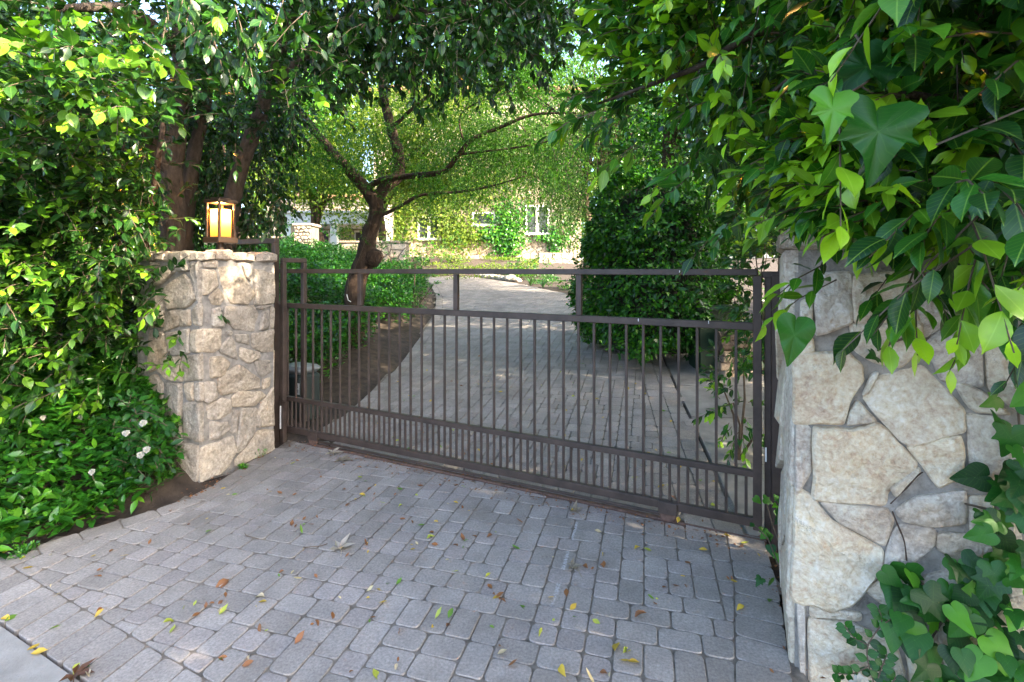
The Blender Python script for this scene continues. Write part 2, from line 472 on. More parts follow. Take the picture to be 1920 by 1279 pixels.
# ------------------------------------------------------------------ ground sheet, street, gutter
def axis_coords(a, b, step, far):
    xs = list(np.arange(a, b + 1e-6, step)); s = step; lo, hi = a, b
    while hi < far: s *= 1.5; hi += s; xs.append(hi)
    s = step
    while lo > -far: s *= 1.5; lo -= s; xs.insert(0, lo)
    return xs
gx, gy = axis_coords(-9, 6, .14, 300), axis_coords(.6, 27, .14, 300)
mb = MB()
mb.v = [(x, y, hb(x, y)) for y in gy for x in gx]
nx = len(gx)
mb.f = [(j * nx + i, j * nx + i + 1, (j + 1) * nx + i + 1, (j + 1) * nx + i) for j in range(len(gy) - 1) for i in range(nx - 1)]
struct(mb.build('ground', M['soil'], None, True))
mb = MB()
c = [GU(40, GUT_V - .62, -.13), GU(-40, GUT_V - .62, -.13), GU(-40, -9, -.05), GU(40, -9, -.05)]
mb.add(c, [(0, 1, 2, 3)])
struct(mb.build('street', M['asphalt']))
mb = MB()
for k, (u0, u1) in enumerate([(-12, 3.69), (3.705, 3.905), (3.92, 14)]):
    A, B = GU(u0, GUT_V - .008), GU(u1, GUT_V - .008)
    C, D = GU(u1, GUT_V - .62), GU(u0, GUT_V - .62)
    z0, z1 = .006, -.035
    vs = [A + Vector((0, 0, z0)), B + Vector((0, 0, z0)), C + Vector((0, 0, z1)), D + Vector((0, 0, z1))]
    vs += [v - Vector((0, 0, .3)) for v in vs]
    mb.add(vs, [(0, 1, 2, 3), (0, 4, 5, 1), (1, 5, 6, 2), (2, 6, 7, 3), (3, 7, 4, 0)])
struct(mb.build('street_gutter', M['concrete']))

# ------------------------------------------------------------------ pavers
def clip(poly, a, b):
    """keep what lies left of the line a->b"""
    out = []
    n = len(poly)
    def sd(p): return (b[0] - a[0]) * (p[1] - a[1]) - (b[1] - a[1]) * (p[0] - a[0])
    for i in range(n):
        p, q = poly[i], poly[(i + 1) % n]
        sp, sq = sd(p), sd(q)
        if sp >= 0: out.append(p)
        if (sp > 0) != (sq > 0) and abs(sp - sq) > 1e-12:
            t = sp / (sp - sq); out.append((p[0] + (q[0] - p[0]) * t, p[1] + (q[1] - p[1]) * t))
    return out
def area(p): return .5 * sum(p[i][0] * p[(i + 1) % len(p)][1] - p[(i + 1) % len(p)][0] * p[i][1] for i in range(len(p)))
def inset(poly, d):
    """shrink a convex counter-clockwise polygon"""
    n = len(poly); res = list(poly)
    out = list(poly)
    for i in range(n):
        a, b = poly[i], poly[(i + 1) % n]
        L = math.hypot(b[0] - a[0], b[1] - a[1])
        if L < 1e-6: continue
        nx_, ny_ = -(b[1] - a[1]) / L * d, (b[0] - a[0]) / L * d
        out = clip(out, (a[0] + nx_, a[1] + ny_), (b[0] + nx_, b[1] + ny_))
        if len(out) < 3: return []
    return out
def dedupe(poly, eps=.002):
    out = []
    for p in poly:
        if not out or math.hypot(p[0] - out[-1][0], p[1] - out[-1][1]) > eps: out.append(p)
    if len(out) > 1 and math.hypot(out[0][0] - out[-1][0], out[0][1] - out[-1][1]) < eps: out.pop()
    return out
def round_poly(poly, r, fine):
    n = len(poly); out = []
    for i in range(n):
        p0, p, p1 = Vector(poly[i - 1]), Vector(poly[i]), Vector(poly[(i + 1) % n])
        rr = min(r * random.uniform(.7, 1.5), (p0 - p).length * .4, (p1 - p).length * .4)
        a, b = p + (p0 - p).normalized() * rr, p + (p1 - p).normalized() * rr
        out.append(tuple(a))
        if fine: out.append(tuple(p * .42 + (a + b) * .29))
        out.append(tuple(b))
    return out
def paver_geo(poly, hf, fine=True):
    """tumbled paver: rounded corners, worn top edge, slight tilt; returns verts, faces"""
    poly = round_poly(poly, .017, fine) if fine else poly
    cx = sum(p[0] for p in poly) / len(poly); cy = sum(p[1] for p in poly) / len(poly)
    dz = min(.0135, max(.0092, random.gauss(.0105, .0014))); tx, ty = (max(-.014, min(.014, random.gauss(0, .007))) for _ in range(2))
    def zt(p): return hf(p[0], p[1]) + dz + (p[0] - cx) * tx + (p[1] - cy) * ty
    n = len(poly)
    ins = [(cx + (p[0] - cx) * (1 - .0026 / max(.02, math.hypot(p[0] - cx, p[1] - cy))), cy + (p[1] - cy) * (1 - .0026 / max(.02, math.hypot(p[0] - cx, p[1] - cy)))) for p in poly]
    vs = [(p[0], p[1], zt(p) - .045) for p in poly]
    vs += [(p[0], p[1], zt(p) - .0030) for p in poly]
    vs += [(p[0], p[1], zt(p)) for p in ins]
    fs = []
    for i in range(n):
        j = (i + 1) % n
        fs += [(i, j, n + j, n + i), (n + i, n + j, 2 * n + j, 2 * n + i)]
    fs.append(tuple(range(2 * n, 3 * n)))
    return vs, fs
def torus_tiling(n, seed):
    rnd = random.Random(seed)
    while True:
        g = [[-1] * n for _ in range(n)]; pieces = []; steps = [0]
        def rec():
            steps[0] += 1
            if steps[0] > 4000: return False
            for j in range(n):
                for i in range(n):
                    if g[j][i] < 0:
                        opts = [(2, 2), (2, 2), (2, 3), (2, 3), (3, 2), (3, 2), (3, 2), (3, 2)]; rnd.shuffle(opts); seen = set()
                        for (a, b) in opts:
                            if (a, b) in seen: continue
                            seen.add((a, b))
                            cells = [((i + x) % n, (j + y) % n) for x in range(a) for y in range(b)]
                            if all(g[y][x] < 0 for x, y in cells):
                                k = len(pieces); pieces.append((i, j, a, b))
                                for x, y in cells: g[y][x] = k
                                if rec(): return True
                                pieces.pop()
                                for x, y in cells: g[y][x] = -1
                        return False
            return True
        if rec(): return pieces
TN = 18
TILES = torus_tiling(TN, 5)
MOD = .0575
PA = Vector((.264, .9645)); PB = Vector((PA.y, -PA.x))          # paver axes
PO = Vector(g2(1100, 1190))
def field_pieces(bounds):
    x0, x1, y0, y1 = bounds
    cs = [(Vector(c) - PO) for c in ((x0, y0), (x0, y1), (x1, y0), (x1, y1))]
    a0, a1 = min(c.dot(PB) for c in cs) / MOD / TN, max(c.dot(PB) for c in cs) / MOD / TN
    b0, b1 = min(c.dot(PA) for c in cs) / MOD / TN, max(c.dot(PA) for c in cs) / MOD / TN
    for I in range(math.floor(a0), math.ceil(a1) + 1):
        for J in range(math.floor(b0), math.ceil(b1) + 1):
            for (i, j, a, b) in TILES:
                p = [PO + PB * ((I * TN + i + x) * MOD) + PA * ((J * TN + j + y) * MOD) for x, y in ((0, 0), (a, 0), (a, b), (0, b))]
                yield [tuple(q) for q in p], (a == 2 and b == 2)
def offset_line(poly, d):
    """polyline moved d to its right"""
    out = []
    for i, p in enumerate(poly):
        a = Vector(poly[max(i - 1, 0)]); b = Vector(poly[min(i + 1, len(poly) - 1)])
        t = (b - a).normalized()
        out.append(tuple(Vector(p) + Vector((t.y, -t.x)) * d))
    return out
def clip_by_polyline(poly, line, keep_left):
    """clip by the two segments of the line nearest the piece"""
    cx = sum(p[0] for p in poly) / len(poly); cy = sum(p[1] for p in poly) / len(poly)
    best, bi = 1e9, 0
    for i in range(len(line) - 1):
        d, _ = seg_dist(cx, cy, line[i:i + 2])
        if d < best: best, bi = d, i
    if best > .3:
        return poly if inside(cx, cy, APRON_POLY) or inside(cx, cy, DRIVE_POLY) else []
    a, b = line[bi], line[bi + 1]
    return clip(poly, a, b) if keep_left else clip(poly, b, a)
def border_course(line, width, length, side):
    """row of pavers laid along a polyline; side +1 lays to its right"""
    pts = [Vector(p) for p in line]
    seg = [(b - a).length for a, b in zip(pts[:-1], pts[1:])]; tot = sum(seg)
    def at(s):
        s = max(0, min(tot - 1e-6, s))
        for i, L in enumerate(seg):
            if s <= L: return pts[i].lerp(pts[i + 1], s / L), (pts[i + 1] - pts[i]).normalized()
            s -= L
        return pts[-1], (pts[-1] - pts[-2]).normalized()
    s = 0; out = []
    while s < tot:
        L = length * random.uniform(.92, 1.08)
        a, ta = at(s); b, tb = at(s + L)
        na, nb = Vector((ta.y, -ta.x)) * side, Vector((tb.y, -tb.x)) * side
        q = [tuple(a), tuple(b), tuple(b + nb * width), tuple(a + na * width)]
        if area(q) < 0: q = q[::-1]
        out.append(q); s += L
    return out
def view_key(p):
    cx = sum(q[0] for q in p) / len(p); cy = sum(q[1] for q in p) / len(p)
    if cy < .35: return 0
    x = 960 + FPX * cx / cy; y = HY + FPX * (CAMZ - h0(cx, cy)) / cy
    if not (-40 < x < 1960 and y < 1330): return 0
    return abs(area(p)) / cy ** 3
def lay(name, pieces, hf, sheet, sheetmat):
    """structure: sand bed plus its pavers; the 300 largest in view are objects, the rest one joined part"""
    root = struct(sheet)
    jit = []
    for p, red in pieces:
        p = dedupe(p)
        if len(p) < 3: continue
        if area(p) < 0: p = p[::-1]
        p = dedupe(inset(p, random.uniform(.0022, .0040)), .004)
        if len(p) < 3 or area(p) < .0012: continue
        jit.append((view_key(p), p, red))
    jit.sort(key=lambda k: -k[0])
    rest = {False: MB(), True: MB()}
    for i, (k, p, red) in enumerate(jit):
        m = M['paver_red'] if red else M['paver']
        if i < 300 and k > 0:
            vs, fs = paver_geo(p, hf, True)
            me = bpy.data.meshes.new('paver'); me.from_pydata(vs, [], fs)
            for q in me.polygons: q.use_smooth = False
            link('paver', me, root, m)
        else:
            vs, fs = paver_geo(p, hf, k > .002)
            rest[red].add(vs, fs)
    for red, mb in rest.items():
        if mb.v:
            o = mb.build('paver', M['paver_red'] if red else M['paver'], root)
            o["kind"] = "stuff"
            # one tone per joined paver
            me = o.data; nv = len(me.vertices)
            lab = np.zeros(nv, np.float32)
            e = np.empty(len(me.loops), np.int32); me.loops.foreach_get("vertex_index", e)
            at = me.attributes.new("tone", 'FLOAT', 'POINT')
            co = np.empty(nv * 3, np.float32); me.vertices.foreach_get("co", co)
            parent = np.arange(nv)
            for q in me.polygons:
                vi = q.vertices; r = min(parent[j] for j in vi)
                for j in vi: parent[j] = r
            for q in me.polygons:
                vi = q.vertices; r = min(parent[j] for j in vi)
                for j in vi: parent[j] = r
            lab = ((parent * 0.61803) % 1.0).astype(np.float32)
            at.data.foreach_set("value", lab)
    return root, len(jit)

def sheet_mesh(name, poly, hf, dz, mat, step=.25):
    """sand bed over a polygon, following the terrain"""
    xs = [p[0] for p in poly]; ys = [p[1] for p in poly]
    mb = MB(); idx = {}
    def vid(i, j):
        if (i, j) not in idx:
            x, y = i * step, j * step
            idx[i, j] = len(mb.v); mb.v.append((x, y, hf(x, y) + dz))
        return idx[i, j]
    for i in range(math.floor(min(xs) / step), math.ceil(max(xs) / step)):
        for j in range(math.floor(min(ys) / step), math.ceil(max(ys) / step)):
            if inside((i + .5) * step, (j + .5) * step, poly):
                mb.f.append((vid(i, j), vid(i + 1, j), vid(i + 1, j + 1), vid(i, j + 1)))
    return mb.build(name, mat)

BW = .135
SOLD_V = GUT_V + .20
pieces = []
aL_in, aR_in = offset_line(APRON_L, -BW), offset_line(APRON_R, BW * 1.45)
track_a, track_b = GU(4.2, -.035), GU(-1, -.035)
ap_field = [tuple(GU(3.75, -.03)[:2])] + aL_in[:-1] + [tuple(GU(5.6, SOLD_V)[:2]), tuple(GU(-2, SOLD_V)[:2])] + aR_in[::-1]
sA, sB = tuple(GU(-3, SOLD_V)[:2]), tuple(GU(8, SOLD_V)[:2])
for p, red in field_pieces((-4.2, 2.0, .3, 4.7)):
    p = clip(p, tuple(track_a[:2]), tuple(track_b[:2])) if False else p
    q = p
    # in front of the gate track
    q = clip(q, tuple(GU(0, -.035)[:2]), tuple(GU(1, -.035)[:2]))
    if len(q) < 3: continue
    q = clip(q, sB, sA)
    if len(q) < 3: continue
    q = clip_by_polyline(q, aL_in, True)
    if len(q) < 3: continue
    q = clip_by_polyline(q, aR_in, False)
    if len(q) >= 3: pieces.append((q, red))
for q in border_course(APRON_L, BW, .19, -1): pieces.append((q, False))
for q in border_course(APRON_R, BW * 1.45, .145, 1):
    q = clip(q, sB, sA)
    if len(q) >= 3: pieces.append((q, False))
s = -1.0
while s < 5.2:
    L = random.uniform(.118, .128)
    q = [tuple(GU(s, GUT_V)[:2]), tuple(GU(s + L, GUT_V)[:2]), tuple((GU(s + L, SOLD_V) + EU * .04)[:2]), tuple((GU(s, SOLD_V) + EU * .04)[:2])]
    if area(q) < 0: q = q[::-1]
    q = clip_by_polyline(q, APRON_L, True)
    if len(q) >= 3: pieces.append((q, False))
    s += L
flat = lambda x, y: h0(x, y)
apron, n1 = lay('paved_apron', pieces, flat, sheet_mesh('paved_apron', [tuple(GU(3.75, -.02)[:2])] + APRON_L[:-1] + [tuple(GU(5.2, GUT_V + .09)[:2]), tuple(GU(-2.0, GUT_V + .09)[:2])] + APRON_R[::-1] + [tuple(GU(.02, -.02)[:2])], flat, .0055, M['sand'], .1), M['sand'])

pieces = []
DBW = .16
dL_in, dR_in = offset_line(DRIVE_L, DBW), offset_line(DRIVE_R, -2 * DBW)
for p, red in field_pieces((-9, 2.6, 2.6, 26)):
    cx = sum(a[0] for a in p) / 4; cy = sum(a[1] for a in p) / 4
    if not inside(cx, cy, DRIVE_POLY) and min(seg_dist(cx, cy, DRIVE_L)[0], seg_dist(cx, cy, DRIVE_R)[0]) > .15: continue
    q = clip(p, tuple(GU(1, .045)[:2]), tuple(GU(0, .045)[:2]))
    if len(q) < 3: continue
    q = clip_by_polyline(q, dL_in, False)
    if len(q) < 3: continue
    q = clip_by_polyline(q, dR_in, True)
    if len(q) >= 3: pieces.append((q, red))
for q in border_course(DRIVE_L, DBW, .13, 1): pieces.append((q, False))
for q in border_course(DRIVE_R, DBW, .19, -1): pieces.append((q, False))
for q in border_course(offset_line(DRIVE_R, -DBW), DBW, .19, -1): pieces.append((q, False))
drive, n2 = lay('driveway', pieces, flat, sheet_mesh('driveway', DRIVE_POLY, flat, -.006, M['sand'], .15), M['sand'])
print("pavers", n1, n2)

# concrete slab right of the drive, beyond the gate
mb = MB()
cs = [g2(1300, 690), g2(1365, 690), g2(1405, 780), g2(1428, 900), g2(1425, 965), g2(1385, 915)]
SL = [DRIVE_R[1], DRIVE_R[2]]
e1 = (Vector(DRIVE_R[2]) - Vector(DRIVE_R[1])).normalized(); e2 = Vector((e1.y, -e1.x))
o_ = Vector(DRIVE_R[0])
slab = MB()
for k in range(5):
    a, b = .05 + k * .9, .05 + k * .9 + .885
    if k == 0: a = .02
    q = [o_ + e1 * a + e2 * .02, o_ + e1 * a + e2 * 1.3, o_ + e1 * b + e2 * 1.3, o_ + e1 * b + e2 * .02]
    z = [h0(*c) + .006 for c in q]
    vs = [(*c, z_ - .05) for c, z_ in zip(q, z)] + [(*c, z_) for c, z_ in zip(q, z)]
    slab.add(vs, [(0, 1, 5, 4), (1, 2, 6, 5), (2, 3, 7, 6), (3, 0, 4, 7), (4, 5, 6, 7)])
struct(slab.build('concrete_path', M['concrete']))
# row of rocks along the far right edge of the drive
def rock_mesh(name, r, seed, sq=(1, .8, .6)):
    bm = bmesh.new(); bmesh.ops.create_icosphere(bm, subdivisions=2, radius=1)
    for v in bm.verts:
        n = 1 + .35 * noise.noise(v.co * 1.3 + Vector((seed, 0, 0))) + .12 * noise.noise(v.co * 3.5 + Vector((0, seed, 0)))
        v.co = Vector((v.co.x * sq[0], v.co.y * sq[1], v.co.z * sq[2])) * r * n
    me = bpy.data.meshes.new(name); bm.to_mesh(me); bm.free(); return me
ORD = 'first second third fourth fifth sixth seventh eighth ninth tenth eleventh twelfth thirteenth fourteenth fifteenth sixteenth'.split()
rocks = [rock_mesh('edging_rock', .16, i * 7.3) for i in range(4)]
for i in range(16):
    px = lerp(878, 965, i / 15); py = lerp(516, 529, (i / 15) ** .9)
    q = G(px + 6, py - 1.5)
    o = link('edging_rock', rocks[i % 4], None, M['stone'], Matrix.Translation(q + Vector((0, 0, .03))) @ Matrix.Rotation(i * 1.3, 4, 'Z') @ Matrix.Scale(random.uniform(.7, 1.2), 4))
    tag(o, ORD[15 - i] + ' pale edging stone from the boulder along the far driveway bend', 'rock', 'stones edging the driveway')
q = G(958, 525)
o = link('boulder', rock_mesh('boulder', .24, 3.3), None, M['stone'], Matrix.Translation(q + Vector((0, 0, .06))))
tag(o, 'larger grey boulder at the near end of the row of edging stones', 'rock')

# ------------------------------------------------------------------ gate
def U_of(px):                                   # distance along the gate seen at a pixel column
    r = ray(px, 505); a = R0
    # solve R0 + u EU  parallel to ray in plan
    k = (px - CX) / FPX
    return (k * a.y - a.x) / (EU.x - k * EU.y)
def gw(u, v, z): return GU(u, v, z)
UE_R, UE_L = U_of(1420), U_of(541)
gate = empty('sliding_gate', GU(1.9, .0), 'dark brown steel sliding gate of vertical bars across the driveway', 'gate')
def rail(name, u0, u1, z0, z1, t=.018, v=.0):
    return MB().bar(gw(u0, v, (z0 + z1) / 2), gw(u1, v, (z0 + z1) / 2), (z1 - z0) / 2, t, side=(0, 0, 1), bev=.003).build(name, M['steel'], gate)
ZB0, ZB1, ZL0, ZL1, ZM0, ZM1, ZT0, ZT1 = .075, .125, .355, .392, 1.185, 1.228, 1.495, 1.532
UL_EXT = UE_L + 1.9                             # the gate runs on behind the stone pillar
rail('top_rail', UE_R, UL_EXT, ZT0, ZT1)
rail('mid_rail', UE_R + .02, UL_EXT, ZM0, ZM1)
rail('lower_rail', UE_R + .02, UL_EXT, ZL0, ZL1)
rail('bottom_rail', UE_R + .02, UL_EXT, ZB0, ZB1)
rail('guide_rail', U_of(1240), U_of(600), .035, .052, .008, -.012)
MB().bar(gw(UE_R, 0, .06), gw(UE_R, 0, ZT0 - .001), .0225, .02, side=EU, bev=.003).build('end_post', M['steel'], gate)
for px in (675.5, 855.5, 1086):
    u = U_of(px)
    MB().bar(gw(u, 0, ZM1 + .001), gw(u, 0, ZT0 - .001), .019, .016, side=EU, bev=.003).build('upper_post', M['steel'], gate)
ub0, ub1 = U_of(1380), U_of(555)
step = (ub1 - ub0) / 34
bar_l = MB().bar((0, 0, ZL1 + .001), (0, 0, ZM0 - .001), .0080, .0080, side=EU, bev=.002).mesh('bar')
bar_s = MB().bar((0, 0, ZB1 + .001), (0, 0, ZL0 - .001), .0080, .0080, side=EU, bev=.002).mesh('bar')
for me in (bar_l, bar_s): me.materials.append(M['steel'])
for k in range(-1, 47):
    u = ub0 + k * step
    if k >= 0:
        link('bar', bar_l, gate, None, Matrix.Translation(GU(u, 0)))
        link('bar', bar_s, gate, None, Matrix.Translation(GU(u, 0)))
    if u + step / 2 > UE_R + .03: link('bar', bar_s, gate, None, Matrix.Translation(GU(u + step / 2, 0)))
wheel_me = MB().lathe((0, 0, 0), [(.012, -.012), (.045, -.012), (.05, -.008), (.04, 0), (.05, .008), (.045, .012), (.012, .012)], 20).mesh('wheel')
for px in (590, 1253):
    u = U_of(px)
    hs = MB().bar(gw(u - .055, -.012, .088), gw(u + .055, -.012, .088), .036, .022, side=(0, 0, 1), bev=.003)
    hs.bar(gw(u, -.04, .075), gw(u, -.034, .075), .008, .008)
    ho = hs.build('wheel_housing', M['steel'], gate)
    rot = EV.to_track_quat('Z', 'Y').to_matrix().to_4x4()
    link('wheel', wheel_me, ho, M['rust'], Matrix.Translation(gw(u, -.015, .052)) @ rot)
MB().bar(gw(U_of(872), -.012, .052), gw(U_of(872), -.012, ZB0 - .001), .006, .006).build('guide_stub', M['steel'], gate)
# white paint chips on the rails
for px, z in ((1275, ZT0 + .018), (1198, ZM0 + .03), (1329, ZM0 + .035)):
    MB().bar(gw(U_of(px), -.0185, z - .008), gw(U_of(px), -.0185, z + .010), .0022, .0008, side=EU).build('paint_chip', M['white'], gate)
# ground track
tr = MB()
tr.bar(gw(UE_R - .05, -.012, -.002), gw(U_of(578), -.012, -.002), .008, .045, side=(0, 0, 1))
tr.bar(gw(UE_R - .05, -.012, .008), gw(U_of(578), -.012, .008), .007, .009, side=(0, 0, 1), bev=.004)
o = tr.build('gate_track', M['rust']); tag(o, 'rusty steel gate track set across the pavers under the gate', 'track')
mb = MB(); mb.bar(gw(UE_R - .1, .11, -.035), gw(U_of(560), .11, -.035), .035, .09, side=(0, 0, 1))
struct(mb.build('track_footing', M['concrete']))
# catch post on the right
p = empty('catch_post', GU(-.12, .0), 'dark brown steel catch post standing between the gate and the right pillar', 'gate post')
MB().bar(gw(U_of(1456.5), .0, -.02), gw(U_of(1456.5), .0, 1.50), .026, .03, side=EU, bev=.003).build('post', M['steel'], p)
MB().bar(gw(U_of(1440), .03, -.02), gw(U_of(1440), .03, 1.49), .017, .016, side=EU, bev=.003).build('catch_channel', M['steel'], p)
MB().bar(gw(U_of(1428), .03, 1.50), gw(U_of(1480), .03, 1.50), .018, .018, side=(0, 0, 1), bev=.003).build('header', M['steel'], p)
MB().bar(gw(U_of(1436), -.0, .45), gw(U_of(1436), -.0, .53), .004, .002, side=EU).build('reflector', M['white'], p)
# guide frames at the left end of the gate
def uframe(name, label, u, v0, v1, zt, w, sup=None):
    t = empty(name, GU(u, v0), label, 'gate frame')
    for v in (v0, v1):
        MB().bar(gw(u, v, -.02), gw(u, v, zt - w), w, w, side=EU, bev=.003).build('post', M['steel'], t)
    MB().bar(gw(u, v0 - w, zt), gw(u, v1 + w, zt), w, w, side=EU, bev=.003).build('header', M['steel'], t)
    return t
uf = U_of(541)
fr = uframe('guide_frame', 'brown steel guide frame straddling the gate just right of the stone pillar', uf - .02, -.07, .15, 1.61, .02)
MB().bar(gw(uf - .02, -.1, .13), gw(uf - .02, -.1, .33), .004, .004).build('conduit', M['white'], fr)
MB().bar(gw(uf - .045, -.08, .31), gw(uf - .045, -.08, .37), .018, .014, side=EU).build('latch_box', M['steel'], fr)
q = P(516, 600, 4.36)
uo, vo = uv(q.x, q.y)
t = empty('guide_frame', GU(uo, vo), 'taller brown steel frame rising behind the left pillar to a flat arm', 'gate frame')
MB().bar(gw(uo, vo, -.02), gw(uo, vo, 1.76), .024, .024, side=EU, bev=.003).build('post', M['steel'], t)
MB().bar(gw(uo - .024, vo, 1.783), gw(uo + .5, vo, 1.783), .023, .024, side=(0, 0, 1), bev=.003).build('header', M['steel'], t)
MB().bar(gw(uo - .04, vo, 1.235), gw(uf + .0, -.048, 1.235), .015, .015, side=(0, 0, 1)).build('brace', M['steel'], t)
# gate operator
def operator():
    c = P(562, 735, 4.95); c.z = 0
    t = empty('gate_motor', (c.x, c.y, h(c.x, c.y)), 'dark green plastic gate motor with grey lid beside the left end of the gate', 'gate motor')
    zb = h0(c.x, c.y)
    zt = CAMZ - (688 - HY) / FPX * 4.85
    MB().box((c.x, c.y, (zb + zt - .07) / 2), EU * .165, EV * .13, (0, 0, (zt - .07 - zb) / 2), .03).build('body', mat_plain('motor_green', (.022, .034, .032), .38, 0, .1, 10, .05), t)
    MB().box((c.x, c.y, zt - .032), EU * .170, EV * .135, (0, 0, .037), .03).build('lid', mat_plain('motor_lid', (.21, .23, .24), .35, 0, .1, 10, .05), t)
    # label sticker with black print
    st = MB(); o = Vector((c.x, c.y, zt - .2)) - EV * .1315 - EU * .118
    st.box(o, EU * .030, EV * .0008, (0, 0, .055)); s_ = st.build('sticker', M['white'], t)
    pr = MB()
    for (du, dz, wu, wz) in ((0, .030, .006, .012), (.0, .012, .012, .003), (0, -.01, .02, .0022), (0, -.018, .02, .0022), (0, -.026, .016, .0022), (0, -.036, .018, .0022)):
        pr.box(o + EU * du - EV * .0016 + Vector((0, 0, dz)), EU * wu, EV * .0006, (0, 0, wz))
    pr.build('print', mat_plain('black_print', (.02, .02, .02), .6, 0, 0, 5, 0), s_)
operator()
# dark timber rails of the enclosure behind the pillar
bx = MB(); c = P(530, 660, 5.3)

# ------------------------------------------------------------------ stone pillars
def pip(poly, x, y): return inside(x, y, poly)
def stone_geo(poly, o, ex, ey, n, t, seed, fine=2, grow=1.02):
    """rough-faced stone: outline in plane coordinates, pushed out along n"""
    poly = dedupe(poly, .004)
    if area(poly) < 0: poly = poly[::-1]
    if fine > 2:
        st_ = random.getstate(); poly = dedupe(round_poly(poly, .011, True), .003); random.setstate(st_); fine = 2
        fine_ = 3
    else: fine_ = fine
    cx = sum(p[0] for p in poly) / len(poly); cy = sum(p[1] for p in poly) / len(poly)
    out = []
    m = len(poly)
    for i in range(m):
        a, b = poly[i], poly[(i + 1) % m]
        L_ = math.hypot(b[0] - a[0], b[1] - a[1]); k = (1 if L_ < .03 else 2 if L_ < .08 else fine_ + 1) if fine_ > 2 else (fine if L_ > .05 else 1)
        for j in range(k):
            s = j / k
            x, y = a[0] + (b[0] - a[0]) * s, a[1] + (b[1] - a[1]) * s
            f = grow + (.08 if fine_ > 2 else .06) * noise.noise(Vector((x * 16, y * 16, seed))) + .03 * noise.noise(Vector((x * 45, y * 45, seed)))
            out.append((cx + (x - cx) * f, cy + (y - cy) * f))
    k = len(out)
    size = math.sqrt(abs(area(poly)))
    tx, ty = random.gauss(0, .05), random.gauss(0, .05)
    vs, fs = [], []
    rings = [(1.0, -.014), (1.0, t * .5), (1 - min(.12, .010 / size * 1.3), t * .95), (.78, t * 1.08), (.52, t * 1.14), (.26, t * 1.15)] if fine > 1 else [(1.0, -.012), (1.0, t * .62), (1 - min(.12, .012 / size * 1.3), t), (.55, t * 1.12)]
    for s, d in rings:
        for (x, y) in out:
            X, Y = cx + (x - cx) * s, cy + (y - cy) * s
            dd = d
            if d > 0:
                dd += (x - cx) * tx * s + (y - cy) * ty * s
                dd += .011 * noise.noise(Vector((X * 9, Y * 9, seed * 3.1))) + .006 * abs(noise.noise(Vector((X * 21, Y * 21, seed)))) + .004 * noise.noise(Vector((X * 40, Y * 40, seed)))
            vs.append(o + ex * X + ey * Y + n * dd)
    for r in range(len(rings) - 1):
        for i in range(k):
            j = (i + 1) % k
            fs.append((r * k + i, r * k + j, (r + 1) * k + j, (r + 1) * k + i))
    vs.append(o + ex * cx + ey * cy + n * (t * 1.15 + .006 * noise.noise(Vector((cx * 9, cy * 9, seed)))))
    b = (len(rings) - 1) * k
    for i in range(k): fs.append((b + i, b + (i + 1) % k, len(vs) - 1))
    return vs, fs
def voronoi_cells(x0, x1, y0, y1, pts, gap):
    cells = []
    for i, (px, py) in enumerate(pts):
        c = [(x0, y0), (x1, y0), (x1, y1), (x0, y1)]
        for j, (qx, qy) in enumerate(pts):
            if i == j or (qx - px) ** 2 + (qy - py) ** 2 > 4 * ((x1 - x0) ** 2 + 1): continue
            if abs(qx - px) > 2.5 * CELL[0] or abs(qy - py) > 2.5 * CELL[0]: continue
            mx, my = (px + qx) / 2, (py + qy) / 2
            dx, dy = qx - px, qy - py
            c = clip(c, (mx, my), (mx - dy, my + dx))
            if len(c) < 3: break
        c = inset(dedupe(c), gap) if len(c) >= 3 else []
        if len(c) >= 3: cells.append(c)
    return cells
CELL = [.3]
def jitter_grid(x0, x1, y0, y1, s, rnd, asp=1.25):
    CELL[0] = s * asp
    pts = []
    j = 0; y = y0 + s * .4
    while y < y1:
        x = x0 + s * asp * (.25 + .5 * (j % 2))
        while x < x1:
            pts.append((x + rnd.uniform(-.34, .34) * s * asp, y + rnd.uniform(-.3, .3) * s)); x += s * asp
        y += s; j += 1
    return pts
def stones_px(polys, sx, ox, oy, O, ex, ey, n, parent, tmin=.012, tmax=.026, mat=None, grow=1.04):
    for i, poly in enumerate(polys):
        q = []
        for (cx_, cy_) in poly:
            w_ = on_plane(ox + cx_ / sx, oy + cy_ / sx, O, n) - O
            q.append((w_.dot(ex), w_.dot(ey)))
        if area(q) < 0: q = q[::-1]
        vs, fs = stone_geo(q, O, ex, ey, n, random.uniform(tmin, tmax), i * 1.7 + ox, 3, grow)
        me = bpy.data.meshes.new('stone'); me.from_pydata(vs, [], fs)
        link('stone', me, parent, mat or M['stone'])

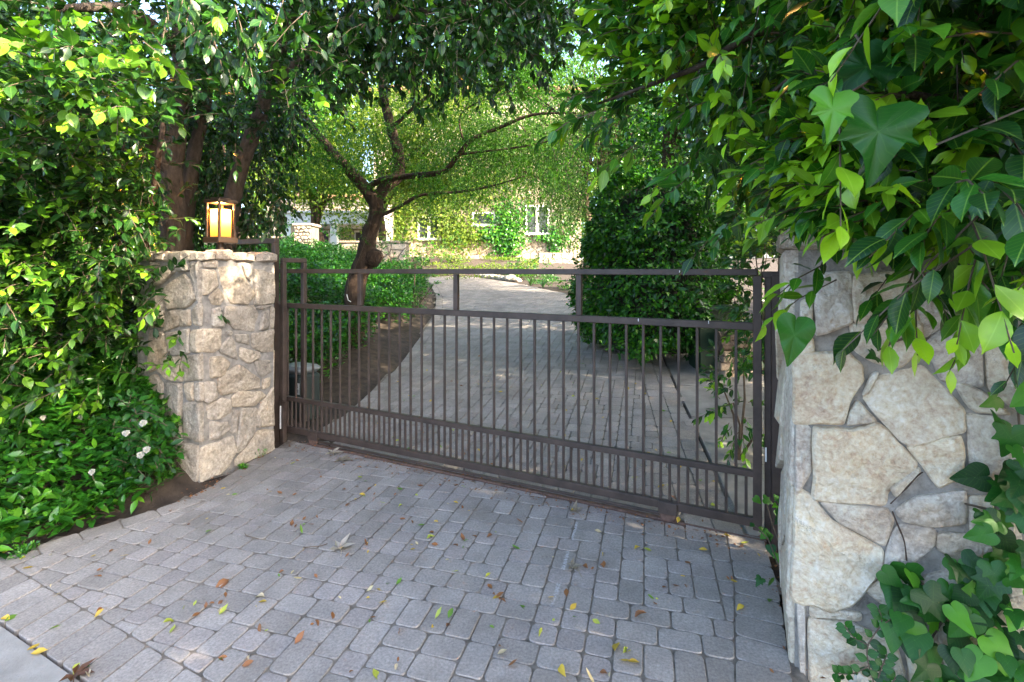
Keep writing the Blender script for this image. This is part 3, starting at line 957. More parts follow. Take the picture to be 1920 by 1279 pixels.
def cap_ring(parent, C, ex, ey, wx, wy, z, seed, over=.035, th=.075, tone=None):
    """rough blocks round the top edge of a pillar, and a mortar bed between them"""
    rnd = random.Random(seed)
    def block(u0, u1, v0, v1, dz, front):
        u, v = (u0 + u1) / 2, (v0 + v1) / 2
        bm = bmesh.new(); bmesh.ops.create_cube(bm, size=2)
        bmesh.ops.bevel(bm, geom=bm.edges[:], offset=.35, segments=1, affect='EDGES')
        bmesh.ops.subdivide_edges(bm, edges=[e for e in bm.edges if e.calc_length() > .8], cuts=1, use_grid_fill=True)
        t_ = th * rnd.uniform(.85, 1.15)
        for w_ in bm.verts:
            p_ = C + ex * (u + w_.co.x * (u1 - u0) / 2) + ey * (v + w_.co.y * (v1 - v0) / 2) + Vector((0, 0, z + dz + (w_.co.z + 1) / 2 * t_))
            nn = noise.noise_vector(p_ * 14 + Vector((seed, 0, 0))) * .014
            w_.co = p_ + nn
        me = bpy.data.meshes.new('cap_stone'); bm.to_mesh(me); bm.free()
        link('cap_stone', me, parent, M['capstone'])
    for side in range(4):
        L = wx if side % 2 == 0 else wy
        a = -over + (.15 if side in (1, 3) else 0)
        end = L + over - (.15 if side in (1, 3) else 0)
        while a < end - .04:
            b = min(end, a + rnd.uniform(.13, .24))
            if end - b < .08: b = end
            d = rnd.uniform(-.008, .008)
            g = .004
            if side == 0: block(a + g, b - g, -over + d, .15, rnd.uniform(-.006, .006), 1)
            elif side == 2: block(a + g, b - g, wy - .15, wy + over + d, rnd.uniform(-.006, .006), 0)
            elif side == 1: block(wx - .15, wx + over + d, a + g, b - g, rnd.uniform(-.006, .006), 1)
            else: block(-over + d, .15, a + g, b - g, rnd.uniform(-.006, .006), 0)
            a = b
    MB().box(C + ex * wx / 2 + ey * wy / 2 + Vector((0, 0, z + .03)), ex * (wx / 2 - .1), ey * (wy / 2 - .1), (0, 0, .03)).build('mortar_bed', M['mortar'], parent)

def face_fill(parent, O, ex, ey, n, L, H, s, seed, mat=None, t=(.012, .024), single=None):
    """irregular stones over a face nobody sees square on"""
    rnd = random.Random(seed)
    cells = voronoi_cells(0, L, 0, H, jitter_grid(0, L, 0, H, s, rnd), .009)
    if single is not None:
        for c in cells:
            single.add(*stone_geo(c, O, ex, ey, n, rnd.uniform(*t), seed + c[0][0] * 9, 1))
        return
    for c in cells:
        vs, fs = stone_geo(c, O, ex, ey, n, rnd.uniform(*t), seed + c[0][0] * 9, 1)
        me = bpy.data.meshes.new('stone'); me.from_pydata(vs, [], fs)
        link('stone', me, parent, mat or M['stone'])

UPV = Vector((0, 0, 1))
# left pillar: corner nearest the camera, axes along its right and left faces
LC = G(374, 906); LC.z = 0
lr = G(513, 846) - LC; LPW = lr.length
lex = Vector((lr.x, lr.y, 0)).normalized(); ley = Vector((-lex.y, lex.x, 0))   # ley runs left along the street face
LPD = .66
PH = 1.60
lp = empty('stone_pillar', LC, 'tan rubble stone gate pillar left of the gate with a lit lantern on top', 'stone pillar')
core = MB(); core.box(LC + lex * LPW / 2 + ley * LPD / 2 + UPV * (PH / 2 - .02), lex * (LPW / 2), ley * (LPD / 2), (0, 0, PH / 2 + .02))
core.build('mortar_core', M['mortar'], lp)
S4 = 2.558
left_face = [
 [(175,260),(270,185),(300,215),(330,300),(300,345),(205,355),(180,310)], [(115,188),(172,150),(218,150),(232,178),(160,240),(118,245)], [(112,130),(150,135),(152,145),(118,178)],
 [(225,120),(300,108),(300,172),(250,182),(228,160)], [(180,365),(262,360),(248,438),(178,462)], [(268,365),(300,356),(305,435),(252,440)],
 [(310,372),(345,330),(352,345),(348,438),(318,432)], [(182,472),(300,452),(298,568),(240,578),(205,560)], [(306,462),(345,452),(346,564),(306,562)],
 [(160,592),(250,582),(265,620),(265,704),(200,690),(150,650)], [(276,582),(350,572),(352,698),(276,702)], [(100,692),(140,672),(172,722),(166,860),(130,880),(102,800)],
 [(182,706),(262,716),(262,884),(178,882)], [(276,712),(315,708),(320,795),(290,795)], [(324,712),(352,710),(354,798),(326,795)], [(276,806),(352,802),(354,990),(276,970)],
 [(190,902),(262,892),(260,1020),(202,1020)], [(120,892),(178,892),(182,1008),(130,1000)], [(250,1000),(342,1012),(338,1186),(262,1165)], [(206,1032),(242,1032),(242,1112),(208,1100)],
 [(112,1012),(194,1027),(194,1100),(122,1090)], [(308,130),(345,125),(345,330),(335,300),(310,215)], [(110,255),(165,258),(176,340),(176,440),(112,440)], [(110,460),(175,470),(195,560),(150,640),(110,660)]]
right_face = [
 [(355,130),(425,125),(425,160),(358,158)], [(352,168),(410,172),(435,240),(380,290),(352,290)], [(432,160),(530,152),(556,215),(596,280),(568,335),(490,330),(452,240)],
 [(542,142),(585,148),(586,228),(562,205)], [(597,162),(695,192),(695,330),(604,335),(602,250)], [(382,302),(430,254),(460,300),(440,340),(400,335)],
 [(460,346),(600,342),(625,380),(600,464),(500,450),(455,392)], [(642,370),(670,362),(672,450),(627,460)], [(680,347),(694,347),(694,445),(680,450)],
 [(400,362),(440,347),(455,440),(400,445)], [(354,452),(440,457),(440,538),(410,568),(354,560)], [(487,482),(508,512),(523,600),(437,565),(432,550)],
 [(512,480),(575,477),(578,528),(517,514)], [(592,477),(696,457),(696,558),(640,565),(592,540)], [(537,542),(620,562),(625,588),(575,620),(532,590)],
 [(392,588),(440,582),(490,612),(450,680),(392,688)], [(522,622),(550,637),(620,692),(625,733),(450,768),(427,740),(432,690)], [(602,607),(680,602),(685,658),(640,684),(612,650)],
 [(642,697),(680,682),(675,728),(642,743)], [(357,707),(415,707),(420,778),(375,813),(358,800)], [(492,782),(530,748),(630,754),(655,772),(600,820),(502,825)],
 [(374,822),(450,782),(490,793),(490,850),(440,888),(380,884)], [(392,897),(470,897),(478,930),(440,974),(392,984)], [(502,842),(530,842),(510,948),(487,948)],
 [(537,837),(610,832),(610,910),(600,950),(540,1038),(514,1043),(522,940)], [(642,802),(696,727),(697,913),(637,918),(622,850)], [(348,1022),(500,968),(508,1040),(470,1108),(430,1148),(348,1185)],
 [(512,1080),(590,982),(620,940),(695,934),(690,1033),(600,1073),(520,1108)], [(602,835),(635,835),(632,925),(606,920)], [(630,340),(690,338),(640,362),(606,352)], [(465,462),(490,458),(492,478),(478,485)]]
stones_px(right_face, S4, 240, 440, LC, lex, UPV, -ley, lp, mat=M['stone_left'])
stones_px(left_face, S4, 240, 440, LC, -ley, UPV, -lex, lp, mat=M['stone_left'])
face_fill(lp, LC + lex * LPW, ley, UPV, lex, LPD, PH - .02, .27, 11)
cap_ring(lp, LC, lex, ley, LPW, LPD, PH - .01, 4)

# right pillar
RC = Vector(GU(0, 0))
q = P(1492, 1279, 1.0); k = None
RCp = G(1490, 1252); RCp.z = 0
rex = Vector((.9, -.436, 0)).normalized()       # along the street face, to the right
rey = Vector((-rex.y, rex.x, 0))                # back towards the gate
RPW, RPD, RPH = .72, .74, 1.62
rp = empty('stone_pillar', RCp, 'cream stone gate pillar right of the gate half hidden by hanging leaves and ivy', 'stone pillar')
MB().box(RCp + rex * RPW / 2 + rey * RPD / 2 + UPV * (RPH / 2 - .1), rex * (RPW / 2), rey * (RPD / 2), (0, 0, RPH / 2 + .1)).build('mortar_core', M['mortar_dark'], rp)
S5 = 1.6
rf = [
 [(272,297),(430,292),(468,330),(476,370),(434,430),(420,503),(277,490)], [(472,418),(500,352),(523,348),(490,408)], [(527,362),(650,332),(700,377),(768,460),(773,518),(620,566),(592,545),(482,430)],
 [(460,430),(518,495),(427,507),(440,457)], [(337,514),(440,522),(518,502),(580,562),(640,628),(550,703),(545,746),(332,717)], [(276,497),(320,512),(323,640),(282,703),(274,700)],
 [(612,573),(768,537),(776,658),(700,694),(662,640)], [(792,482),(880,492),(930,522),(935,640),(880,680),(802,674)], [(742,372),(830,402),(908,470),(802,464),(782,438)],
 [(282,712),(328,727),(378,792),(528,880),(513,950),(440,1028),(380,1048),(268,1013)], [(354,737),(543,757),(563,790),(540,868),(412,800)], [(577,762),(640,722),(778,702),(783,780),(778,798),(690,808),(602,790)],
 [(792,722),(860,722),(870,780),(850,828),(797,823)], [(562,832),(587,802),(688,822),(688,860),(640,898),(560,948),(532,938)], [(702,827),(860,837),(870,898),(760,913),(702,878)],
 [(442,207),(640,197),(648,260),(590,328),(512,318),(452,280)], [(272,247),(325,242),(330,288),(274,290)], [(290,135),(325,128),(325,236),(285,240)],
 [(322,1047),(468,1067),(468,1093),(322,1078)], [(320,1087),(380,1092),(440,1102),(558,1152),(598,1250),(590,1320),(320,1320)], [(277,1032),(303,1047),(303,1268),(287,1263)],
 [(557,692),(640,632),(648,650),(572,723)], [(482,1000),(540,962),(640,962),(648,1040),(560,1058)], [(602,1152),(700,1132),(720,1250),(622,1300)],
 [(335,60),(440,50),(445,200),(335,235)], [(450,60),(600,50),(640,190),(450,200)], [(610,55),(760,60),(760,180),(660,250),(650,190)], [(660,260),(760,190),(830,200),(830,390),(710,365)],
 [(840,200),(935,200),(935,460),(850,395)], [(652,965),(760,930),(860,910),(900,1010),(700,1120),(655,1040)], [(875,840),(935,700),(960,1000),(910,1005)], [(710,1130),(900,1020),(960,1020),(960,1300),(730,1260)],
 [(770,60),(935,60),(935,190),(770,180)]]
stones_px(rf, S5, 1320, 480, RCp, rex, UPV, -rey, rp, .010, .026, None, 1.085)
face_fill(rp, RCp + rey * RPD, -rey, UPV, -rex, RPD, RPH - .02, .3, 21)
cap_ring(rp, RCp, rex, rey, RPW, RPD, RPH - .01, 9)

# ------------------------------------------------------------------ lanterns
def mat_lamp_glass():
    m, t, b = newmat('amber_glass')
    tr = N(t, "ShaderNodeBsdfTranslucent"); tr.inputs[0].default_value = (1.0, .78, .46, 1)
    df = N(t, "ShaderNodeBsdfGlossy"); df.inputs[0].default_value = (.9, .8, .6, 1); df.inputs["Roughness"].default_value = .25
    ms = N(t, "ShaderNodeMixShader"); ms.inputs[0].default_value = .06
    t.links.new(tr.outputs[0], ms.inputs[1]); t.links.new(df.outputs[0], ms.inputs[2])
    t.links.new(ms.outputs[0], t.nodes["Material Output"].inputs[0])
    return m
M['glass'] = mat_lamp_glass()
mb_, tb_, bb_ = newmat('bulb'); bb_.inputs["Emission Color"].default_value = (1, .6, .25, 1); bb_.inputs["Emission Strength"].default_value = 6
M['bulb'] = mb_
M['bronze'] = mat_plain('lamp_bronze', (.045, .026, .016), .4, .3, .15, 20, .1)
def lantern(c, a, b, label, s=1.0):
    """square post lantern: c base centre, a and b horizontal axes"""
    t = empty('post_lantern', c, label, 'lamp')
    w_, hh = .074 * s, .31 * s
    z0 = .075 * s
    MB().lathe(c, [(.045 * s, 0), (.045 * s, .01), (.022 * s, .018), (.022 * s, z0)], 14).build('stem', M['bronze'], t)
    MB().box(c + UPV * (z0 + .022 * s), a * (w_ + .012), b * (w_ + .012), (0, 0, .022 * s), .004).build('base', M['bronze'], t)
    for i in (-1, 1):
        for j in (-1, 1):
            q = c + a * (w_ - .008) * i + b * (w_ - .008) * j
            MB().bar(q + UPV * (z0 + .045 * s), q + UPV * (z0 + hh), .0085, .0085, side=a, bev=.002).build('corner_post', M['bronze'], t)
    rf_ = MB().box(c + UPV * (z0 + hh + .014), a * (w_ + .010), b * (w_ + .010), (0, 0, .0135), .004).build('roof', M['bronze'], t)
    MB().box(c + UPV * (z0 + hh + .036), a * (w_ * .68), b * (w_ * .68), (0, 0, .008), .003).build('vent_cap', M['bronze'], rf_)
    g = w_ * .70; zt = z0 + hh - .045 * s
    for k, (n_, s_) in enumerate(((a, b), (-a, b), (b, a), (-b, a))):
        MB().box(c + n_ * g + UPV * ((z0 + .046 * s + zt) / 2), n_ * .0015, s_ * (g - .004), (0, 0, (zt - z0 - .046 * s) / 2)).build('glass_pane', M['glass'], t)
    for i in (-1, 1):
        for j in (-1, 1):
            q = c + a * g * i + b * g * j
            MB().bar(q + UPV * (z0 + .045 * s), q + UPV * zt, .0035, .0035, side=a).build('inner_bar', M['bronze'], t)
    zb = z0 + hh * .62
    MB().lathe(c + UPV * zb, [(.004, -.03), (.022, -.012), (.026, .004), (.016, .024), (.004, .03)], 12).build('bulb', M['bulb'], t, True)
    ld = bpy.data.lights.new('lamp_light', 'POINT'); ld.energy = LAMPW; ld.color = (1.0, .52, .17); ld.shadow_soft_size = .03
    lo = bpy.data.objects.new('lamp_light', ld); lo.location = c + UPV * (zb + .06) ; COL.objects.link(lo); parent_to(lo, t)
    return t
LAMPW = 3.6
lc = P(414, 470, 3.80); lc.z = PH + .06
lantern(lc, lex, ley, 'lit bronze lantern standing in full view on the left pillar', .98)
rc = P(1668, 400, 1.72); rc = RCp + rex * .36 + rey * .38; rc.z = RPH + .06
lantern(rc, rex, rey, 'lit lantern on the right pillar glimpsed through the ficus leaves', 1.0)
# ------------------------------------------------------------------ leaves
def tmpl(rows, fold=.18, curl=-.12, wave=0.0):
    """leaf along +y (0..1), half width in x; rows of (t, half width); all triangles"""
    v = [(0, 0, 0)]; f = []
    for t, w_ in rows:
        z = curl * t * t
        v += [(-w_, t, z + fold * w_ + wave * math.sin(t * 9)), (0, t, z), (w_, t, z + fold * w_ - wave * math.sin(t * 9))]
    n = len(rows)
    v.append((0, 1, curl))
    f += [(0, 2, 1), (0, 3, 2)]
    for i in range(n - 1):
        a = 1 + 3 * i; b = a + 3
        f += [(a, a + 1, b + 1), (a, b + 1, b), (a + 1, a + 2, b + 2), (a + 1, b + 2, b + 1)]
    a = 1 + 3 * (n - 1)
    f += [(a, a + 1, len(v) - 1), (a + 1, a + 2, len(v) - 1)]
    return np.array(v, float), np.array(f, np.int32)
T_HI = tmpl([(.05, .035), (.13, .095), (.25, .17), (.40, .215), (.55, .215), (.69, .175), (.81, .11), (.90, .05), (.96, .018)], .3, -.16, .012)
T_HI2 = tmpl([(.05, .045), (.13, .115), (.25, .195), (.40, .24), (.55, .235), (.69, .185), (.81, .105), (.90, .04), (.96, .015)], .22, -.28, -.015)
T_MID = tmpl([(.16, .13), (.42, .215), (.7, .16), (.88, .05)], .25, -.18)
T_LO = (np.array([(0, 0, 0), (-.24, .5, .06), (.24, .5, .06), (0, 1, -.08)], float), np.array([(0, 2, 1), (1, 2, 3)], np.int32))
T_THIN = (np.array([(0, 0, 0), (-.11, .5, .02), (.11, .5, .02), (0, 1, -.1)], float), np.array([(0, 2, 1), (1, 2, 3)], np.int32))
def ivy_t(k):
    o = {0: [(.06, -.10), (.34, -.16), (.50, .06), (.36, .26), (.44, .50), (.26, .50), (.16, .72), (0, 1.0)],
         1: [(.05, -.08), (.30, -.10), (.44, .12), (.40, .34), (.30, .48), (.20, .70), (.08, .90), (0, 1.0)]}[k]
    pts = [(0, 0)] + o + [(-x, y) for x, y in o[-2::-1]]
    m_ = len(pts); sm = []
    for i in range(m_):
        p0, p1, p2, p3 = (np.array(pts[(i + q_) % m_]) for q_ in (-1, 0, 1, 2))
        for t in (0, .35, .68):
            c_ = .5 * (2 * p1 + (p2 - p0) * t + (2 * p0 - 5 * p1 + 4 * p2 - p3) * t * t + (3 * p1 - p0 - 3 * p2 + p3) * t ** 3)
            sm.append(tuple(c_))
    pts = sm
    v = [(0, .34, .05)] + [(x, y, .22 * abs(x) - .22 * max(0, y - .2) ** 2 - .25 * x * x) for x, y in pts]
    n = len(pts)
    r_ = [math.hypot(x, y - .34) for x, y in pts]
    B = np.array([0.0] + [0.0 if (r_[i] >= r_[i - 1] and r_[i] >= r_[(i + 1) % n]) or i == 0 else 1.0 for i in range(n)])
    return np.array(v, float), np.array([(0, 1 + i, 1 + (i + 1) % n) for i in range(n)], np.int32)[:, ::-1], B
T_IVY, T_IVY2 = ivy_t(0), ivy_t(1)
def nrm(a): return a / np.maximum(1e-9, np.linalg.norm(a, axis=-1, keepdims=True))
UPN = np.array([0, 0, 1.0])

class Leaves:
    """bag of leaves: base point, direction, normal, length, age"""
    def __init__(s): s.p, s.d, s.n, s.l, s.a = [], [], [], [], []
    def add(s, p, d, n, l, a):
        s.p.append(p); s.d.append(d); s.n.append(n); s.l.append(l); s.a.append(a)
    def cat(s):
        return tuple(np.concatenate(x) for x in (s.p, s.d, s.n, s.l, s.a))
def leaf_mesh(name, L, T, width=1.0):
    p, d, n, l, a = L
    V, F = T[:2]
    d = nrm(d); s_ = nrm(np.cross(d, n)); n = np.cross(s_, d)
    k = len(p)
    wv = width * RNG.uniform(.85, 1.15, k)
    verts = p[:, None] + l[:, None, None] * (V[None, :, 1, None] * d[:, None] + V[None, :, 0, None] * wv[:, None, None] * s_[:, None] + V[None, :, 2, None] * RNG.uniform(.4, 1.6, k)[:, None, None] * n[:, None])
    me = bpy.data.meshes.new(name)
    nv = len(V); nf = len(F)
    me.vertices.add(k * nv); me.vertices.foreach_set("co", verts.astype(np.float32).ravel())
    fi = (F[None] + (np.arange(k) * nv)[:, None, None]).astype(np.int32)
    me.loops.add(k * nf * 3); me.loops.foreach_set("vertex_index", fi.ravel())
    me.polygons.add(k * nf)
    me.polygons.foreach_set("loop_start", np.arange(k * nf, dtype=np.int32) * 3)
    me.polygons.foreach_set("use_smooth", np.ones(k * nf, bool))
    col = np.ones((k, nv, 4), np.float32)
    col[:, :, 3] = V[:, 1][None]; col[:, :, 0] = a[:, None]; col[:, :, 1] = RNG.random(k)[:, None]
    col[:, :, 2] = (T[2] if len(T) > 2 else np.minimum(1, np.abs(V[:, 0]) * 3))[None]
    at = me.attributes.new("leaf", 'FLOAT_COLOR', 'POINT'); at.data.foreach_set("color", col.ravel())
    me.update(calc_edges=True)
    return me
def subset(L, idx): return tuple(x[idx] for x in L)
def foliage(name, L, T, mat, parent, width=1.0):
    return link(name, leaf_mesh(name, L, T, width), parent, mat)
def twigs(S, D, tl, nl, ll, droop=.3, out=None, stems=None, spread=.9, young=.25, hang=.35, srad=.003):
    """leafy twigs from starts S along D; returns nothing, fills out (Leaves) and stems (MB arrays)"""
    S = np.asarray(S, float); D = nrm(np.asarray(D, float)); k = len(S)
    tl = np.broadcast_to(tl, k) * RNG.uniform(.7, 1.3, k)
    isy = RNG.random(k) < young
    ref = nrm(np.cross(D, RNG.normal(size=(k, 3)))); ref2 = np.cross(D, ref)
    ph = RNG.uniform(0, 6.28, k)
    for i in range(nl):
        t = (i + .6) / nl
        p = S + D * (tl * t)[:, None] - UPN * (droop * tl * t * t)[:, None]
        tan = nrm(D - UPN * (2 * droop * t))
        az = ph + 2.4 * i + RNG.normal(0, .3, k)
        rad = ref * np.cos(az)[:, None] + ref2 * np.sin(az)[:, None]
        sp = spread * (1.1 - .75 * t)
        d = nrm(tan * .75 + rad * sp - UPN * hang * RNG.uniform(.2, 1.5, k)[:, None])
        n = nrm(UPN * .8 + tan * .2 + rad * .25 + RNG.normal(0, .38, (k, 3)))
        l = ll * RNG.uniform(.7, 1.15, k) * (1 - .35 * (t > .85))
        a = np.where(isy, RNG.uniform(.25, .6, k) + .5 * t * t, RNG.uniform(0, .45, k))
        out.add(p, d, n, l, np.clip(a, 0, 1))
    if stems is not None:
        for i in range(k):
            pts = [S[i] + D[i] * tl[i] * t - UPN * droop * tl[i] * t * t for t in (0, .5, 1)]
            stems.tube(pts, [srad, srad * .8, srad * .5], 3, False)
def ell_pts(n, c, r, shell=.6):
    d = nrm(RNG.normal(size=(n, 3)))
    q = (shell + (1 - shell) * RNG.random(n) ** .5)[:, None]
    return np.array(c) + d * q * np.array(r), d
def nn_keep(p, f, thr, seed):
    """patchy gaps: drop points where a smooth noise is low"""
    return np.array([noise.noise(Vector(q) * f + Vector((seed, 0, 0))) > thr for q in p])
def to_px(p):
    return CX + FPX * p[:, 0] / p[:, 1], HY + FPX * (CAMZ - p[:, 2]) / p[:, 1]
def leaf_objects(L, T, mat, parent, nmax=300, width=1.0, name='leaf', front=True):
    """the leaves that show largest become parts of their own (sharing a few meshes), the rest stay joined"""
    p, d, n, l, a = L
    mid = p + nrm(d) * (l * .5)[:, None]
    x, y = to_px(mid)
    ok = (mid[:, 1] > .2) & (x > -20) & (x < 1940) & (y > -20) & (y < 1300)
    size = np.where(ok, l / np.maximum(mid[:, 1], .2), 0)
    # what hides behind other leaves shows little: keep the nearest in each small patch of view
    cell = {}
    order = np.argsort(mid[:, 1]); vis = np.zeros(len(p))
    for i in order:
        if not ok[i]: continue
        key = (int(x[i] // 16), int(y[i] // 16)); c = cell.get(key, 0)
        vis[i] = 1.0 if c == 0 else (.45 if c == 1 else .1); cell[key] = c + 1
    sel = np.argsort(-(size * vis))[:nmax]
    mask = np.ones(len(p), bool); mask[sel] = False
    protos = []
    for ag in (.08, .3, .5, .72, .95):
        for rr in range(2):
            one = (np.zeros((1, 3)), np.array([[0, 1., 0]]), np.array([[0, 0, 1.]]), np.ones(1), np.array([ag]))
            tt = T[rr] if isinstance(T, list) else T
            me = leaf_mesh('leaf', one, tt, width); me.materials.append(mat); protos.append(me)
    for i in sel:
        dd = Vector(d[i]).normalized(); ss = dd.cross(Vector(n[i])).normalized(); nn_ = ss.cross(dd)
        mtx = Matrix((ss, dd, nn_)).transposed().to_4x4()
        mtx = Matrix.Translation(Vector(p[i])) @ mtx @ Matrix.Scale(l[i], 4)
        k = min(4, int(a[i] * 5)) * 2 + random.randrange(2)
        link(name, protos[k], parent, None, mtx)
    return subset(L, mask)
def solid(o, t=None):
    return o

# ---------------- left ficus: trunks, canopy over the gate, and the hedge of the same leaf beneath
ZG = .55
ft = empty('ficus_tree', (-3.3, 5.0, .5), 'dark ficus with grey leaning trunks behind the left pillar, canopy over the gate', 'tree')
def limb(name, pts, rad, mat, parent, n=10, seed=0, k=6):
    q = spline(pts, k)
    mb = MB().tube(q, rspl(rad, len(q)), n, True, .22, seed)
    return mb.build(name, mat, parent, True)
limb('trunk', [P(322, 560, 4.9), P(326, 440, 4.9), P(322, 330, 4.9), P(330, 230, 4.9), P(342, 120, 4.8), P(330, -60, 4.6)], [.12, .108, .1, .095, .085, .06], M['bark_grey'], ft, 12, 1)
limb('trunk', [P(338, 520, 5.2), P(350, 400, 5.2), P(362, 300, 5.25), P(385, 190, 5.3), P(400, 40, 5.3)], [.09, .08, .07, .06, .045], M['bark_grey'], ft, 10, 2)
limb('trunk', [P(418, 540, 5.3), P(428, 420, 5.2), P(450, 320, 5.1), P(480, 235, 5.0), P(515, 130, 4.8), P(560, -20, 4.5)], [.10, .09, .08, .072, .06, .04], M['bark_grey'], ft, 12, 3)
limb('limb', [P(322, 330, 4.9), P(286, 270, 4.7), P(250, 190, 4.3)], [.07, .06, .03], M['bark_grey'], ft, 8, 4)
limb('limb', [P(500, 170, 4.9), P(620, 70, 4.6), P(800, 20, 4.3), P(980, -10, 4.1)], [.06, .05, .035, .015], M['bark_grey'], ft, 8, 5)
limb('limb', [P(345, 100, 4.8), P(240, 20, 4.2), P(80, 20, 3.6)], [.07, .05, .02], M['bark_grey'], ft, 8, 6)
def frustum_pts(poly, D0, D1, n, seed=0, gap=None):
    """points through the volume a crown fills: its outline read off the photograph, its depth from D0 to D1 (functions of px)"""
    xs = [q[0] for q in poly]; ys = [q[1] for q in poly]
    out = []
    while len(out) < n:
        x, y = random.uniform(min(xs), max(xs)), random.uniform(min(ys), max(ys))
        if not inside(x, y, poly): continue
        a, b = D0(x, y), D1(x, y)
        q = P(x, y, (a ** 3 + (b ** 3 - a ** 3) * random.random()) ** (1 / 3))
        if gap and noise.noise(q * gap[0] + Vector((seed, 0, 0))) < gap[1]: continue
        out.append(q)
    return np.array(out)
def canopy_dirs(n, base, rnd=.8):
    return nrm(np.array(base)[None] + RNG.normal(0, rnd, (n, 3)))
def grp_starts(c, m, s):
    """several twigs round each point"""
    return np.repeat(c, m, axis=0) + RNG.normal(0, s, (len(c) * m, 3))

LV = Leaves(); ST = MB()
# canopy above and left (deep), then thin curtain over the gate
can1 = [(-250, -250), (620, -250), (610, 60), (560, 200), (470, 250), (430, 190), (300, 230), (240, 260), (-250, 300)]
c = frustum_pts(can1, lambda x, y: 2.9, lambda x, y: 5.6, 1150, 3, (1.1, -.38))
s_ = grp_starts(c, 2, .16); twigs(s_, canopy_dirs(len(s_), (.2, -.5, -.05)), .22, 9, .085, .2, LV, ST, young=.06, hang=.15)
can2 = [(600, -260), (1090, -260), (1060, 40), (1000, 95), (920, 130), (800, 165), (700, 130), (620, 170), (590, 100)]
c = frustum_pts(can2, lambda x, y: 3.3, lambda x, y: 5.2, 820, 5, (1.3, -.36))
s_ = grp_starts(c, 2, .16); twigs(s_, canopy_dirs(len(s_), (.2, -.2, -.35)), .22, 9, .085, .4, LV, ST, young=.05, hang=.45)
# hanging leaves round the trunks and the lantern
can3 = [(300, 200), (560, 180), (560, 330), (500, 420), (470, 450), (350, 440), (300, 460)]
c = frustum_pts(can3, lambda x, y: 5.2, lambda x, y: 6.6, 760, 8, (1.5, -.26))
twigs(c, canopy_dirs(len(c), (.2, -.2, -.5)), .26, 8, .08, .6, LV, ST, young=.02, hang=.8)
can3b = [(430, 380), (545, 360), (540, 450), (480, 475), (430, 470)]
c = frustum_pts(can3b, lambda x, y: 4.4, lambda x, y: 5.0, 26, 9)
twigs(c, canopy_dirs(len(c), (.4, -.2, -.5)), .22, 7, .08, .6, LV, ST, young=.0, hang=.7)
# lit sprays reaching out towards the street
spr = [(-60, 60), (240, 60), (300, 120), (290, 190), (200, 250), (90, 250), (-60, 220)]
c = frustum_pts(spr, lambda x, y: 2.35, lambda x, y: 2.9, 70, 2)
s_ = grp_starts(c, 2, .09); twigs(s_, canopy_dirs(len(s_), (.45, -.6, .05), .5), .25, 9, .088, .3, LV, ST, young=.75, hang=.25)
spr = [(300, -40), (470, -40), (470, 60), (420, 70), (320, 40)]
c = frustum_pts(spr, lambda x, y: 2.5, lambda x, y: 2.9, 14, 2)
s_ = grp_starts(c, 2, .08); twigs(s_, canopy_dirs(len(s_), (.2, -.4, -.7), .4), .24, 8, .09, .5, LV, ST, young=.15, hang=.7)
# crown over the grounds and towards the sun, above the frame
c, d = ell_pts(900, (-2.2, 5.2, 5.0), (3.4, 2.6, 1.3), .2)
twigs(c, canopy_dirs(len(c), (0, -.2, -.3)), .34, 8, .10, .4, LV, None, hang=.5)
big = leaf_objects(LV.cat(), [T_HI, T_HI2], M['ficus'], ft, 150, 1.12)
foliage('crown', big, T_MID, M['ficus'], ft, 1.2)
o = ST.build('twigs', M['twig'], ft)

LV = Leaves(); ST = MB()
hg = empty('ficus_hedge', (-3.2, 3.4, .5), 'tall bright green hedge of pointed leaves hiding the left side of the stone pillar', 'hedge')
hp = [(-320, 190), (150, 230), (270, 300), (285, 460), (292, 560), (290, 640), (240, 700), (170, 730), (60, 730), (-320, 760)]
D0 = lambda x, y: 2.75 + max(0, x) * .0019 + .00045 * abs(y - 470)
c = frustum_pts(hp, D0, lambda x, y: D0(x, y) + 1.0, 1250, 4, (1.6, -.34))
s_ = grp_starts(c, 2, .12); twigs(s_, canopy_dirs(len(s_), (.3, -.7, .15), .6), .2, 8, .084, .25, LV, ST, young=.3, hang=.18)
c = frustum_pts(hp, D0, lambda x, y: D0(x, y) + .22, 210, 6, (1.6, -.1))
s_ = grp_starts(c, 2, .1); twigs(s_, canopy_dirs(len(s_), (.35, -.75, .25), .45), .2, 8, .086, .2, LV, ST, young=.5, hang=.12)
big = leaf_objects(LV.cat(), [T_HI, T_HI2], M['ficus'], hg, 300)
foliage('foliage', big, T_MID, M['ficus'], hg)
ST.build('twigs', M['twig'], hg)
for i, (px, D) in enumerate([(60, 3.6), (170, 3.8), (240, 4.0), (-60, 3.5), (300, 4.1)]):
    q = P(px, 700, D); q.z = h(q.x, q.y) - .05
    limb('stem', [q, q + Vector((.05, .05, .5)), q + Vector((-.1, 0, 1.1)), q + Vector((.1, -.1, 2.2))], [.05, .045, .035, .02], M['bark'], hg, 7, i)

